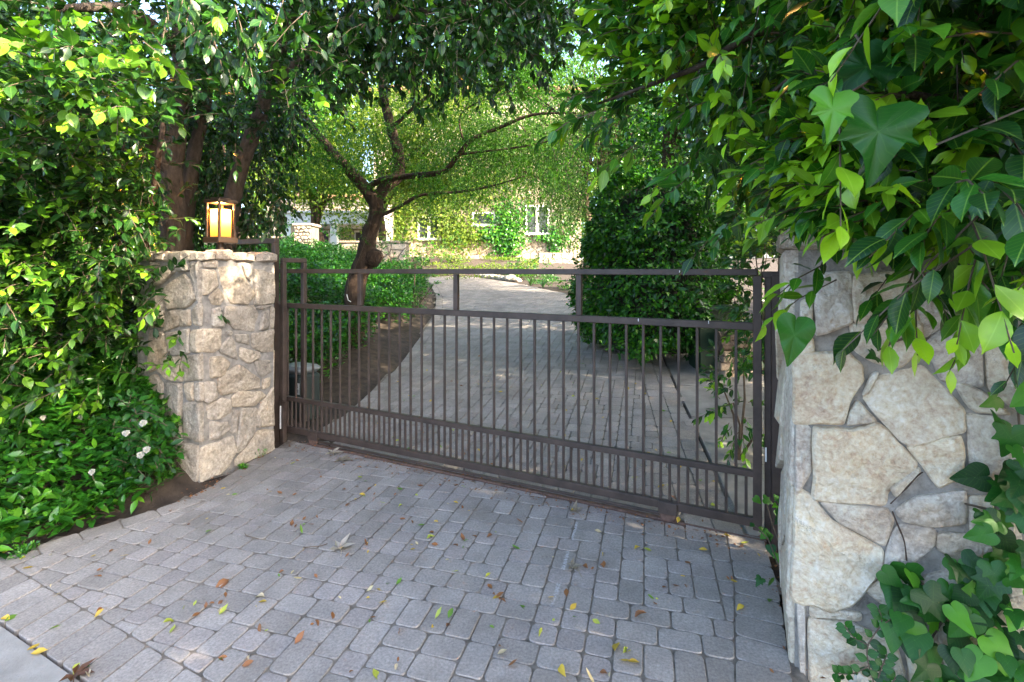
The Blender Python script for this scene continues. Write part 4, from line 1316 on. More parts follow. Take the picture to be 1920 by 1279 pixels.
# ---------------- right ficus: broad leaves hanging over the pillar
LV = Leaves(); ST = MB()
fr_ = empty('ficus_tree', (2.6, 2.2, 0), 'ficus with big glossy leaves hanging over the right pillar, close to the camera', 'tree')
DR = lambda x, y: max(.86, 2.45 - (x - 1050) * .00205)
rp1 = [(1150, 175), (1165, 120), (1150, 20), (1120, -200), (2150, -200), (2150, 470), (1930, 525), (1790, 440), (1670, 400), (1595, 415), (1560, 390), (1490, 345), (1420, 315), (1365, 240), (1270, 195), (1190, 190)]
c = frustum_pts(rp1, DR, lambda x, y: DR(x, y) + .95, 1300, 12, (1.7, -.36))
s_ = grp_starts(c, 1, .08); twigs(s_, canopy_dirs(len(s_), (-.6, -.45, .0), .55), .24, 8, .098, .28, LV, ST, young=.36, hang=.22, srad=.0028)
c = frustum_pts(rp1, DR, lambda x, y: DR(x, y) + .16, 360, 13, (1.8, -.15))
twigs(c, canopy_dirs(len(c), (-.6, -.45, .2), .45), .2, 8, .092, .15, LV, ST, young=.85, hang=.12, srad=.0028)  # front layer: young leaves, their pale tone also standing in for sunlight
for (px, py, D, dv, yg) in ((1150, 190, 2.25, (-1, -.2, -.25), .3), (1120, 205, 2.25, (-1, -.1, -.1), 1), (1130, 225, 2.2, (-.9, -.2, -.35), 0), (1180, 250, 2.2, (-1, -.2, -.3), 1), (1280, 320, 2.1, (-.9, -.3, -.5), 1), (1380, 390, 1.9, (-.8, -.3, -.5), 0), (1540, 505, 1.6, (-1, -.2, -.3), 1), (1700, 510, 1.3, (-.4, -.4, -.5), .6)):
    c = np.array([P(px, py, D)] * 2) + RNG.normal(0, .03, (2, 3)); twigs(c, canopy_dirs(2, dv, .15), .22, 8, .1, .3, LV, ST, young=yg, hang=.2, srad=.0028)
# inner depth behind and right of the pillar, then unseen leaf masses added outside the frame to shade the apron
rp2 = [(1290, 300), (1300, 120), (1300, -150), (2100, -150), (2100, 560), (1640, 470), (1540, 400), (1480, 360), (1400, 330)]
c = frustum_pts(rp2, lambda x, y: DR(x, y) + .9, lambda x, y: DR(x, y) + 2.4, 1000, 14, (1.2, -.4))
twigs(c, canopy_dirs(len(c), (-.3, -.4, -.2)), .34, 8, .11, .5, LV, None, young=.08, hang=.55)
c = np.array([(random.uniform(1.6, 7.5), random.uniform(-3.6, 5.0), random.uniform(1.6, 5.6)) for _ in range(9000)])
kp = np.array([not (q[0] < 3.2 and q[2] > 4.0 and q[1] < 2) and (q[0] > 1.9 + .25 * max(0, q[1] - 1)) and (q[1] / max(.1, q[0]) < 1.5 or q[2] > 3.6) for q in c]) & nn_keep(c, .8, -.24, 31)
c = c[kp]
LO = Leaves()
twigs(c, canopy_dirs(len(c), (-.3, -.2, -.2)), .5, 8, .17, .4, LO, None, young=.1, hang=.5)
c = np.array([(random.uniform(2.2, 6.5), random.uniform(1.3, 3.8), random.uniform(5.2, 7.6)) for _ in range(1200)] + [(random.uniform(-1.5, 4), random.uniform(4.6, 9.5), random.uniform(5.9, 7.2)) for _ in range(900)])  # more leaf boxes added out of view, blocking sun and sky light
twigs(c, canopy_dirs(len(c), (-.3, -.2, -.2)), .5, 8, .17, .4, LO, None, young=.1, hang=.5)
if 1: limb('trunk', [(2.75, 2.3, -.1), (2.65, 2.25, .9), (2.5, 2.15, 1.9), (2.2, 2.1, 2.9), (2.0, 2.0, 4.2)], [.10, .09, .08, .07, .05], M['bark_grey'], fr_, 10, 9)
limb('limb', [(2.55, 2.2, 1.6), (2.0, 2.1, 2.05), P(1500, 60, 1.9), P(1300, 130, 2.0), P(1120, 195, 2.25)], [.05, .035, .02, .012, .005], M['bark_grey'], fr_, 6, 10)
limb('limb', [(2.5, 2.2, 1.9), P(1700, 30, 1.7), P(1560, 90, 1.5), P(1440, 180, 1.6)], [.04, .02, .012, .005], M['bark_grey'], fr_, 6, 11)
limb('limb', [(2.6, 2.2, 1.5), P(1850, 260, 1.35), P(1720, 180, 1.2), P(1640, 200, 1.15)], [.035, .015, .01, .005], M['bark_grey'], fr_, 6, 12)
big = leaf_objects(LV.cat(), [T_HI, T_HI2], M['ficus_r'], fr_, 300, 1.02)
foliage('crown', big, T_MID, M['ficus_r'], fr_, 1.0)
foliage('added_shade_crown', LO.cat(), T_LO, M['ficus_r'], fr_, 1.2)
ST.build('twigs', M['twig'], fr_)

# ---------------- centre tree: bent trunk with limbs and feathery leaves
CTD = 7.3
ct = empty('feathery_tree', P(662, 610, CTD), 'twisted brown-trunked tree with fine feathery leaves standing in the left bed beyond the gate', 'tree')
tk = [P(662, 640, CTD), P(664, 590, CTD), P(666, 545, CTD), P(672, 515, CTD), P(686, 485, CTD), P(688, 460, CTD), P(695, 432, CTD), P(704, 405, CTD), P(705, 380, CTD), P(702, 365, CTD)]
limb('trunk', tk, [.20, .155, .14, .14, .145, .13, .11, .10, .10, .10], M['bark'], ct, 14, 21)
bu = rock_mesh('burl', .13, 4.0, (1, 1, 1.1))
link('burl', bu, ct, M['bark'], Matrix.Translation(P(700, 482, CTD - .05)))
limbs_ = [([P(704, 385, CTD), P(682, 350, CTD), P(655, 320, CTD), P(625, 288, CTD), P(590, 245, CTD), P(555, 200, CTD)], [.09, .085, .08, .07, .06, .04]),
 ([P(704, 375, CTD), P(722, 352, CTD), P(748, 325, CTD), P(745, 280, CTD), P(728, 220, CTD), P(716, 150, CTD), P(722, 60, CTD), P(735, -60, CTD)], [.095, .095, .09, .08, .07, .06, .05, .03]),
 ([P(690, 352, CTD), P(715, 338, CTD - .1), P(770, 330, CTD - .3), P(830, 322, CTD - .5), P(860, 290, CTD - .6), P(885, 262, CTD - .7), P(940, 238, CTD - .8), P(1000, 215, CTD - .9), P(1080, 212, CTD - 1)], [.045, .045, .042, .038, .035, .03, .025, .02, .01]),
 ([P(712, 405, CTD), P(745, 390, CTD), P(790, 366, CTD - .1), P(860, 360, CTD - .2), P(925, 348, CTD - .3), P(985, 330, CTD - .4)], [.03, .026, .022, .02, .014, .008]),
 ([P(860, 290, CTD - .6), P(900, 285, CTD - .8), P(980, 275, CTD - .9), P(1040, 262, CTD - 1)], [.018, .015, .012, .006]),
 ([P(868, 262, CTD - .65), P(862, 220, CTD - .6), P(890, 195, CTD - .6), P(960, 170, CTD - .6)], [.015, .012, .01, .006]),
 ([P(735, 240, CTD), P(790, 190, CTD - .2), P(860, 140, CTD - .3), P(950, 100, CTD - .4)], [.03, .024, .018, .01]),
 ([P(640, 305, CTD), P(610, 300, CTD), P(570, 290, CTD + .2)], [.02, .015, .008])]
for i, (pp, rr) in enumerate(limbs_): limb('limb', pp, rr, M['bark'], ct, 8, 30 + i, 5)
LV = Leaves()
def spray(path, n, rad, flat=.35, ll=.05, drop=.1):
    q = spline(path, 8); q = q[len(q) // 4:]
    c_ = np.array([random.choice(q) for _ in range(n)])
    c_ = c_ + RNG.normal(0, 1, (n, 3)) * np.array([rad, rad, rad * flat]) - UPN * (np.abs(RNG.normal(0, drop, n)))[:, None]
    d_ = nrm(RNG.normal(0, 1, (n, 3)) * np.array([1, 1, .3]) - UPN * .25)
    twigs(c_, d_, .26, 14, ll, .35, LV, None, spread=1.1, young=.4, hang=.2)
for pp, n in ((limbs_[2][0], 200), (limbs_[3][0], 150), (limbs_[4][0], 110), (limbs_[5][0], 120), (limbs_[6][0], 170), (limbs_[7][0], 60)): spray(pp, n, .3)
spray(limbs_[0][0], 260, .45, .8); spray(limbs_[1][0], 200, .5, .8); spray(limbs_[7][0], 120, .4, .6)
tuft = [(920, 345), (870, 355), (1000, 300), (1060, 250), (980, 235), (830, 190), (900, 130), (770, 120), (1040, 150), (660, 160), (620, 230), (1020, 330), (960, 375), (1060, 330), (620, 330), (590, 290), (650, 250), (560, 260), (700, 300), (780, 300), (840, 250)]
for (px, py) in tuft:
    q = np.array(P(px, py, CTD - random.uniform(-.3, 1.0)))
    c = q + RNG.normal(0, 1, (60, 3)) * np.array([.38, .4, .16])
    twigs(c, nrm(RNG.normal(0, 1, (60, 3)) * np.array([1, 1, .35]) - UPN * .3), .24, 12, .05, .35, LV, None, spread=1.1, young=.4, hang=.2)
foliage('crown', LV.cat(), T_THIN, M['feather'], ct, 1.5)
# pale pipe clipped along the trunk
MB().tube([P(658, 566, CTD - .2), P(652, 562, CTD - .22), P(650, 550, CTD - .22), P(654, 520, CTD - .2), P(665, 505, CTD - .19), P(690, 440, CTD - .18), P(700, 400, CTD - .15)], .0045, 6).build('pipe', M['twig'], ct)
MB().tube([P(658, 566, CTD - .2), P(653, 563, CTD - .22), P(650, 552, CTD - .22)], .007, 6).build('hook', M['white'], ct)

# ---------------- ground cover of the left bed, beyond the gate
def scatter_cover(n, region, hgt, ll, mat, name, label, cat, T=T_LO, young=.25, lump=.5, seed=0):
    LV = Leaves()
    p = []
    tries = 0
    while len(p) < n and tries < n * 40:
        tries += 1
        x, y = region()
        if x is None: continue
        z0 = h(x, y)
        k = hgt * (1 + lump * noise.noise(Vector((x * 1.6, y * 1.6, seed)))) * (1 - .25 * abs(noise.noise(Vector((x * 6, y * 6, seed)))))
        p.append((x, y, z0 + max(.02, k) * (1 - random.random() ** 2.2 * .8)))
    p = np.array(p); m = len(p)
    d = nrm(RNG.normal(0, 1, (m, 3)) * np.array([1, 1, .5]) + UPN * .35)
    n_ = nrm(UPN + RNG.normal(0, .45, (m, 3)))
    LV.add(p, d, n_, ll * RNG.uniform(.6, 1.3, m), np.clip(RNG.normal(young, .25, m), 0, 1))
    o = foliage(name, LV.cat(), T, mat, None)
    return tag(o, label, cat, None, 'stuff')
def reg_bed():
    x, y = random.uniform(-7.5, -.3), random.uniform(4.0, 14.0)
    if y > 7 and random.random() > (7 / y) ** 1.0: return None, None
    u, v = uv(x, y)
    if v < .75: return None, None
    d, s = seg_dist(x, y, DRIVE_L)
    lim = .55 if y < 8.5 else .2
    if s < 0 or d < lim + .25 * noise.noise(Vector((x * 1.3, y * 1.3, 2))): return None, None
    if (x - CTX) ** 2 + (y - CTY) ** 2 < .05: return None, None
    return x, y
CTX, CTY = P(662, 610, CTD)[:2]
scatter_cover(105000, reg_bed, .62, .066, M['cover'], 'ground_cover', 'dense bright green ground cover filling the bed left of the driveway', 'ground cover', seed=3)
# ---------------- low planting of the street bed at the left
def reg_front():
    x, y = random.uniform(-4.6, -1.9), random.uniform(2.0, 4.2)
    if inside(x, y, APRON_POLY): return None, None
    d, s = seg_dist(x, y, APRON_L)
    u, v = uv(x, y)
    if s > 0 or v < GUT_V or d > 1.15: return None, None
    px, py = to_px(np.array([[x, y, h(x, y)]]))
    if px[0] > 335 - .0 * py[0]: return None, None
    if px[0] < 200 and d < .05 and random.random() < .5: y -= .05
    if px[0] > 262 and d < .13 + .1 * noise.noise(Vector((x * 5, y * 5, 1))): return None, None
    return x, y
scatter_cover(8500, reg_front, .24, .072, M['cover'], 'ground_cover', 'low glossy green planting spilling over the paving edge below the left hedge', 'ground cover', T_MID, .35, .8, 9)
# fine fern-like moss tufts on the near bed edge
for i, (px, py, r_) in enumerate([(300, 905, .10), (322, 893, .07), (487, 858, .07), (44, 1040, .05), (455, 880, .03)]):
    q = G(px, py, h)
    LV = Leaves(); c = np.repeat(np.array(q)[None], 26, 0) + RNG.normal(0, .35, (26, 3)) * np.array([r_, r_, 0])
    twigs(c, nrm(RNG.normal(0, .5, (26, 3)) + UPN * 1.0), r_ * 1.2, 9, .022, .1, LV, None, spread=1, young=.7, hang=0)
    o = foliage('weed', LV.cat(), T_LO, M['cover'], None)
    lb = ['larger tuft of fresh green weed on the soil beside the left pillar', 'weed tuft tucked against the left foot of the left pillar', 'yellow-green weed growing where the left pillar meets the pavers',
          'small green sprig standing in a paver joint at the far left edge', 'tiny weed at the foot of the pillar above the border pavers'][i]
    tag(o, lb, 'weed')
# ------------------------------------------------------------------ gardenia shrub with white flowers
def flower_mesh(name, r, seed, petals=9):
    rnd = random.Random(seed)
    mb = MB()
    for ring in range(3):
        for k in range(petals - ring * 2):
            a = 2 * math.pi * k / (petals - ring * 2) + ring * .5 + rnd.uniform(-.15, .15)
            L = r * (1 - .22 * ring) * rnd.uniform(.85, 1.1); wv = L * .42; up = .25 + .4 * ring
            dx, dy = math.cos(a), math.sin(a)
            def q(t, s): return (dx * L * t - dy * wv * s, dy * L * t + dx * wv * s, L * (up * t - .35 * t * t * (1.3 - .5 * ring)) + .004 * ring + .08 * L * abs(s))
            mb.add([q(.05, 0), q(.5, -.8), q(.55, 0), q(.5, .8), q(.85, -.6), q(1, 0), q(.85, .6)], [(0, 2, 1), (0, 3, 2), (1, 2, 4), (2, 5, 4), (2, 3, 6), (2, 6, 5)])
    return mb.mesh(name, True)
petal = mat_leaf('white_petal', (.55, .54, .48), (.6, .59, .52), (.64, .62, .55), .6, .3, .3)
LV = Leaves(); ST = MB()
gs = empty('gardenia_shrub', G(262, 892, h), 'dark leaved gardenia shrub with white flowers against the left side of the left pillar', 'shrub')
gpoly = [(205, 800), (245, 755), (290, 745), (315, 800), (318, 850), (300, 880), (235, 890), (200, 850)]
c = frustum_pts(gpoly, lambda x, y: 2.95, lambda x, y: 3.35, 46, 2)
twigs(c, canopy_dirs(len(c), (.2, -.5, .35), .6), .12, 7, .06, .15, LV, ST, young=.05, hang=.15)
foliage('foliage', leaf_objects(LV.cat(), [T_HI, T_HI2], M['ivy'], gs, 80, 1.2), T_MID, M['ivy'], gs, 1.2)
ST.build('twigs', M['twig'], gs)
for px, py in ((236, 812), (268, 793), (263, 853), (275, 843)):
    m_ = Matrix.Translation(P(px, py, 2.9)) @ Vector((.1, -.8, .5)).to_track_quat('Z', 'Y').to_matrix().to_4x4() @ Matrix.Rotation(px, 4, 'Z')
    link('flower', flower_mesh('flower', .021, px), gs, petal, m_)
def above(px, py, dz):
    D = 1.8
    while D < 4.5:
        q = P(px, py, D)
        if q.z < h(q.x, q.y) + dz: break
        D += .01
    return D
for (px, py, D, lb) in ((80, 783, 3.05, 'small white bloom farthest left among the low planting'), (152, 783, 3.0, 'white bloom standing upright in the leaves left of the gardenia'), (172, 885, 2.75, 'drooping white bloom low in the planting near the paving edge')):
    D = above(px, py, .27)
    m_ = Matrix.Translation(P(px, py, D)) @ Vector((.1, -.8, .5)).to_track_quat('Z', 'Y').to_matrix().to_4x4()
    t = empty('white_flower', P(px, py, D), lb, 'flower')
    link('petals', flower_mesh('petals', .019, px), t, petal, m_)
    q = P(px, py, D); q2 = Vector((q.x, q.y + .03, h(q.x, q.y + .03)))
    MB().tube([q2, (q + q2) / 2 + Vector((.02, 0, 0)), q], .003, 4).build('stem', M['twig'], t)

# ------------------------------------------------------------------ hedge column right of the drive
LV = Leaves()
HX, HY_ = 1.92, 6.75
hz = h0(HX, HY_)
hc = empty('clipped_hedge', (HX, HY_, hz), 'tall rounded dark green clipped shrub right of the driveway beyond the gate', 'shrub')
nH = 30000
th = RNG.uniform(0, 2 * math.pi, nH); zz = RNG.random(nH)
prof = lambda z: np.interp(z, [0, .08, .3, .6, .85, .95, 1], [.86, .98, 1.0, .88, .64, .42, .1])
r_ = prof(zz); HR = .98; HH = 2.42
inn = 1 - .22 * RNG.random(nH) ** 2
p = np.stack([HX + np.cos(th) * r_ * HR * inn * 1.05, HY_ + np.sin(th) * r_ * HR * inn, hz + .12 + zz * HH], 1)
p += np.array([noise.noise_vector(Vector(q) * 1.7) * .26 + noise.noise_vector(Vector(q) * 5) * .1 for q in p])
od = np.stack([np.cos(th), np.sin(th), (zz > .85) * 1.2 + 0 * zz], 1)
LV.add(p, nrm(od * .6 + RNG.normal(0, .6, (nH, 3)) - UPN * .3), nrm(od * .8 + UPN * .7 + RNG.normal(0, .4, (nH, 3))), .075 * RNG.uniform(.6, 1.25, nH), np.clip(RNG.normal(.35, .28, nH), 0, 1))
ks = RNG.choice(nH, 260, False)
twigs(p[ks], nrm(od[ks] + UPN * .7 + RNG.normal(0, .4, (260, 3))), .22, 7, .07, .15, LV, None, young=.6, hang=.1)
foliage('foliage', LV.cat(), T_MID, M['hedge'], hc)
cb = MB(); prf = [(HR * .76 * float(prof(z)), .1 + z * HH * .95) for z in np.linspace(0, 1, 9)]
cb.lathe((HX, HY_, hz), prf, 16).build('light_blocking_core', mat_plain('shrub_interior', (.02, .022, .012), .95, 0, .5, 20, .8, 40), hc)  # solid dark core added to stop light passing through the leaves
# plants at its foot and along the right side
def shrub(name, label, px, py, D, n, r, ll, mat, T=T_MID, young=.3, cat='shrub', up=.5, nl=8, tl=.2):
    q = P(px, py, D); LVs = Leaves(); ST_ = MB()
    base = Vector((q.x, q.y, h(q.x, q.y)))
    t = empty(name, base, label, cat)
    c_, d_ = ell_pts(n, q, r, .35)
    twigs(c_, nrm(d_ + UPN * up + RNG.normal(0, .4, (n, 3))), tl, nl, ll, .35, LVs, ST_, young=young, hang=.3)
    foliage('foliage', LVs.cat(), T, mat, t)
    for i in range(4):
        e = Vector(c_[i]); ST_.tube([base, (base + e) / 2 + Vector((.03, 0, .05)), e], [.012, .009, .005], 5, False)
    ST_.build('stems', M['twig'], t)
    return t
shrub('leafy_shrub', 'loose bright shrub sprouting beside the right end of the gate', 1385, 735, 3.75, 34, (.16, .25, .42), .085, M['ficus_r'], T_MID, .4)
shrub('leafy_shrub', 'low feathery bush at the left foot of the tall clipped shrub', 1130, 560, 7.4, 60, (.45, .4, .32), .06, M['cover'], T_LO, .35)
shrub('leafy_shrub', 'airy green bush overhanging the left edge of the driveway', 770, 530, 9.6, 70, (.5, .5, .55), .07, M['cover'], T_LO, .4)
shrub('leafy_shrub', 'flowering green bush half hiding the porch right of the stacked stone post', 612, 448, 15.5, 90, (.75, .4, .5), .10, M['cover'], T_LO, .5)
shrub('leafy_shrub', 'bright bush between the porch column and the twisted trunk', 668, 440, 16, 90, (.8, .4, .55), .10, M['yellow'], T_LO, .5)
shrub('leafy_shrub', 'dark bush left of the stacked stone post', 515, 440, 14, 90, (.6, .4, .55), .10, M['cover'], T_LO, .3)
shrub('leafy_shrub', 'taller pale green bush behind the bend on the left of the driveway', 745, 475, 12.0, 80, (.55, .5, .6), .08, M['cover'], T_LO, .5)
shrub('leafy_shrub', 'small round bush at the stone wall under the double window', 798, 468, 21.5, 60, (.5, .4, .55), .1, M['hedge'], T_LO, .5)
shrub('leafy_shrub', 'grey-green bush against the stone wall between the two left windows', 850, 465, 21.5, 60, (.5, .4, .6), .1, M['cover'], T_LO, .5)
shrub('leafy_shrub', 'dark bush growing on the right end of the bank', 1000, 497, 19, 60, (1.0, .4, .3), .1, M['hedge'], T_LO, .2)
shrub('leafy_shrub', 'low clump of leaves at the far side of the boulder', 975, 520, 17, 30, (.35, .3, .22), .09, M['hedge'], T_LO, .3)
shrub('leafy_shrub', 'dark shrub filling the gap between clipped shrub and right pillar', 1440, 560, 4.6, 110, (.34, .5, .75), .1, M['ficus_r'], T_MID, .12)
shrub('leafy_shrub', 'dark leafy bush behind the gate post near the ficus branches', 1400, 470, 6.6, 170, (.5, .6, .9), .1, M['ficus'], T_MID, .1)
def strap_clump(px, py, n, L, label):
    q = G(px, py, h); mb = MB()
    for i in range(n):
        a = random.uniform(0, 6.28); l_ = L * random.uniform(.6, 1.1); dx, dy = math.cos(a), math.sin(a); wv = .014
        pts = [Vector(q) + Vector((dx * l_ * .55 * t, dy * l_ * .55 * t, l_ * (t - .45 * t * t))) for t in (0, .35, .7, 1)]
        s_ = Vector((-dy, dx, 0)) * wv
        vs = []
        for k_, p_ in enumerate(pts): vs += [p_ - s_ * (1 - .3 * k_), p_ + s_ * (1 - .3 * k_)]
        mb.add(vs, [(0, 1, 3, 2), (2, 3, 5, 4), (4, 5, 7, 6)])
    m_ = M['strap']
    o = mb.build('strap_leaved_plant', m_); tag(o, label, 'plant', 'strap-leaved plants right of the driveway')
M['strap'] = mat_plain('strap_leaf', (.05, .15, .03), .4, 0, .3, 10, 0)
strap_clump(995, 536, 50, .5, 'strap-leaved clump nearest the boulder by the far driveway edge')
strap_clump(1018, 540, 36, .45, 'smaller strap-leaved clump, second from the boulder')
strap_clump(1075, 540, 60, .5, 'wide strap-leaved clump just left of the right-hand gate upright')
strap_clump(1100, 552, 50, .5, 'strap-leaved clump next to the tall clipped shrub')

# dark green bin beside the hedge, firewood behind it
q = G(1337, 684); by = 6.0
c = Vector(((1334 - CX) / FPX * by, by, 0)); c.z = h0(c.x, c.y)
bn = empty('garden_bin', c, 'dark green plastic bin half hidden beside the tall clipped shrub', 'bin')
gm = mat_plain('bin_green', (.008, .032, .017), .45, 0, .15, 8, .05)
mb = MB(); a_, b_ = .20, .25
vs = [c + Vector((i * a_, j * a_, 0)) for i, j in ((-1, -1), (1, -1), (1, 1), (-1, 1))] + [c + Vector((i * b_, j * b_, .72)) for i, j in ((-1, -1), (1, -1), (1, 1), (-1, 1))]
mb.add(vs, [(3, 2, 1, 0), (0, 1, 5, 4), (1, 2, 6, 5), (2, 3, 7, 6), (3, 0, 4, 7)])
mb.build('body', gm, bn)
MB().box(c + Vector((0, 0, .745)), (.27, 0, 0), (0, .27, 0), (0, 0, .025), .01).build('lid', gm, bn)
for i, (px, py) in enumerate([(1378, 648), (1392, 632), (1374, 630), (1395, 652), (1410, 640), (1366, 655)]):
    q = P(px, py, 5.6 + .05 * i)
    o = MB().tube([q - Vector((.2, .05, 0)), q, q + Vector((.22, .1, .03))], [.06, .065, .055], 9, True, .2, i).build('log', M['bark_grey'], None)
    tag(o, ['leftmost lower', 'middle upper', 'left upper', 'middle lower', 'rightmost', 'front left'][i] + ' log of the wood pile behind the right gate end', 'log', 'logs piled behind the gate')
qb = P(1385, 700, 5.6)
LVx = MB()
wl = empty('dry_stone_wall', (qb.x, qb.y, h0(qb.x, qb.y)), 'low grey stacked stone wall under the log pile behind the gate', 'wall')
for j in range(5):
    x_ = 1350 + random.uniform(-8, 4)
    while x_ < 1440:
        w_ = random.uniform(14, 30); z0 = h0(qb.x, qb.y)
        xa, xb = (x_ - CX) / FPX * 5.75, (x_ + w_ - 1.5 - CX) / FPX * 5.75
        b = MB().abox(xa, xb, 5.62 + random.uniform(0, .05), 5.95, z0 + j * .085, z0 + j * .085 + .078, .01).mesh('stone')
        link('stone', b, wl, M['capstone']); x_ += w_

# ------------------------------------------------------------------ ivy on the right pillar, rose sprig
def ivy_cluster(root, spots, depth_fn, nrm_v, lmin, lmax, nmax=300, mat='ivy', young=.3):
    P_, D_, N_, L_, A_ = [], [], [], [], []
    for (px, py, r, n) in spots:
        for _ in range(n):
            x, y = random.gauss(px, r), random.gauss(py, r)
            q = depth_fn(x, y)
            P_.append(q)
            D_.append(Vector((random.gauss(-.1, .6), random.gauss(-.35, .3), random.gauss(-.6, .5))))
            N_.append(Vector(nrm_v) + Vector((random.gauss(0, .35), random.gauss(0, .25), random.gauss(.35, .3))))
            L_.append(random.uniform(lmin, lmax)); A_.append(min(1, max(0, random.gauss(young, .25))))
    return tuple(map(lambda a: np.array(a, float), (P_, D_, N_, L_, A_)))
rn = -rey
def on_pillar(x, y):
    return on_plane(x, y, RCp, rn) + rn * (random.uniform(.04, .16))
iv = empty('ivy', RCp + rex * .5, 'ivy vine with lobed leaves climbing the right edge of the right pillar', 'ivy')
spots = [(1900, 760, 26, 9), (1905, 860, 22, 8), (1895, 920, 25, 9), (1840, 950, 22, 5), (1880, 1010, 28, 10), (1700, 1060, 26, 7), (1760, 1090, 36, 13), (1850, 1090, 36, 14), (1690, 1120, 18, 5), (1800, 1160, 42, 17), (1880, 1190, 32, 14), (1740, 1190, 30, 9), (1830, 1250, 45, 15), (1740, 1270, 24, 5), (1900, 1270, 30, 10), (1640, 660, 6, 1), (1790, 1040, 40, 6)]
L_ = ivy_cluster(iv, spots, on_pillar, rn, .055, .105)
L_ = leaf_objects(L_, [T_IVY, T_IVY2], M['ivy'], iv, 300)
if len(L_[0]): foliage('foliage', L_, T_IVY, M['ivy'], iv)
for i, pts in enumerate([[(1905, 1300), (1870, 1180), (1840, 1080), (1880, 960), (1900, 830), (1895, 740)], [(1850, 1300), (1780, 1180), (1740, 1100), (1690, 1060)], [(1870, 1120), (1780, 1130), (1730, 1200)], [(1885, 960), (1840, 945), (1800, 935)], [(1720, 630), (1680, 635), (1640, 655)]]):
    pp = [on_plane(x, y, RCp, rn) + rn * .04 for x, y in pts]
    q = spline(pp, 5); MB().tube(q, rspl([.006, .003], len(q)), 5).build('vine', M['twig'], iv)
# dry brown stem clinging to the stones
for pts, lb in (([(1664, 936), (1690, 912), (1716, 884), (1724, 878)], 'upper shrivelled stem stuck to the middle of the right pillar'), ([(1668, 950), (1678, 975), (1690, 1005), (1694, 1040)], 'lower dry brown stem hanging down the middle of the right pillar')):
    o = MB().tube(spline([on_plane(x, y, RCp, rn) + rn * random.uniform(.034, .042) for x, y in pts], 5), .0024, 5, True, .9).build('dry_vine', M['bark'])
    tag(o, lb, 'vine')
def big_ivy(T):
    """finer, wavy version of an ivy leaf for the ones close to the lens"""
    V, F, B = T
    n = len(V) - 1; vs = [V[0]]; b = [0.0]
    for s in (.33, .66, 1.0):
        for i in range(n):
            q = V[0] + (V[1 + i] - V[0]) * s
            ang = math.atan2(q[0], q[1] - .34)
            q = q + np.array([0, 0, .05 * math.sin(ang * 5) * s * s - .10 * max(0, q[1] - .4) ** 2 * s + .03 * B[1 + i] * s])
            vs.append(q); b.append(B[1 + i] * min(1, s * 1.2))
    f = [(0, 1 + (i + 1) % n, 1 + i) for i in range(n)]
    for r in range(2):
        o_ = 1 + r * n
        for i in range(n):
            j = (i + 1) % n
            f += [(o_ + i, o_ + j, o_ + n + j), (o_ + i, o_ + n + j, o_ + n + i)]
    return np.array(vs), np.array(f, np.int32), np.array(b)
# two big ivy leaves hanging among the ficus leaves, near the lens
vi = empty('ivy', P(1640, 180, 1.05), 'ivy spray with two very large lobed leaves hanging in the ficus by the right lantern', 'ivy')
for (px, py, D, l, dv, ag, tt) in ((1560, 182, .94, .098, (-.25, -.35, -1), .78, T_IVY), (1640, 212, .97, .150, (-.2, -.3, -.95), .42, T_IVY), (1650, 120, 1.08, .16, (-.75, -.2, -.35), .12, T_IVY), (1492, 600, 1.35, .13, (-.25, -.2, -.95), .5, T_IVY2)):
    one = (np.zeros((1, 3)), np.array([[0, 1., 0]]), np.array([[0, 0, 1.]]), np.ones(1), np.array([ag]))
    me = leaf_mesh('leaf', one, big_ivy(tt)); me.materials.append(M['ivy'])
    d = Vector(dv).normalized(); n_ = Vector((-.1, -.9, .45)); s_ = d.cross(n_).normalized(); n_ = s_.cross(d)
    link('leaf', me, vi, None, Matrix.Translation(P(px, py, D)) @ Matrix((s_, d, n_)).transposed().to_4x4() @ Matrix.Scale(l, 4))
q = spline([P(1600, 60, 1.2), P(1640, 130, 1.08), P(1600, 170, 1.0), P(1570, 178, .965)], 5); MB().tube(q, .0025, 5).build('vine', M['twig'], vi)
# ivy seedlings at the foot of the catch post
g0 = G(1455, 1000)
sd_ = empty('ivy', g0, 'young ivy with bright round leaves sprouting at the foot of the right gate post', 'ivy')
LL = ivy_cluster(sd_, [(1437, 938, 4, 1), (1462, 965, 10, 5), (1475, 955, 8, 6), (1415, 985, 5, 2), (1440, 1000, 6, 2), (1478, 1005, 7, 3), (1455, 1035, 6, 2), (1478, 1045, 8, 4), (1440, 1080, 5, 2), (1412, 935, 3, 1), (1470, 925, 8, 4)], lambda x, y: P(x, y, 2.62 - max(0, y - 990) * .0042 + random.uniform(0, .05)), (0, -.8, .6), .03, .06, 60, young=.5)
leaf_objects(LL, [T_IVY2, T_IVY], M['ivy'], sd_, 60)
for pts in ([(1470, 1040), (1450, 990), (1437, 945)], [(1480, 1060), (1470, 980), (1465, 930)], [(1460, 1060), (1440, 1010), (1416, 985)]):
    MB().tube([P(x, y, 2.60 - max(0, y - 990) * .0042) for x, y in pts], .0035, 5).build('vine', M['twig'], sd_)
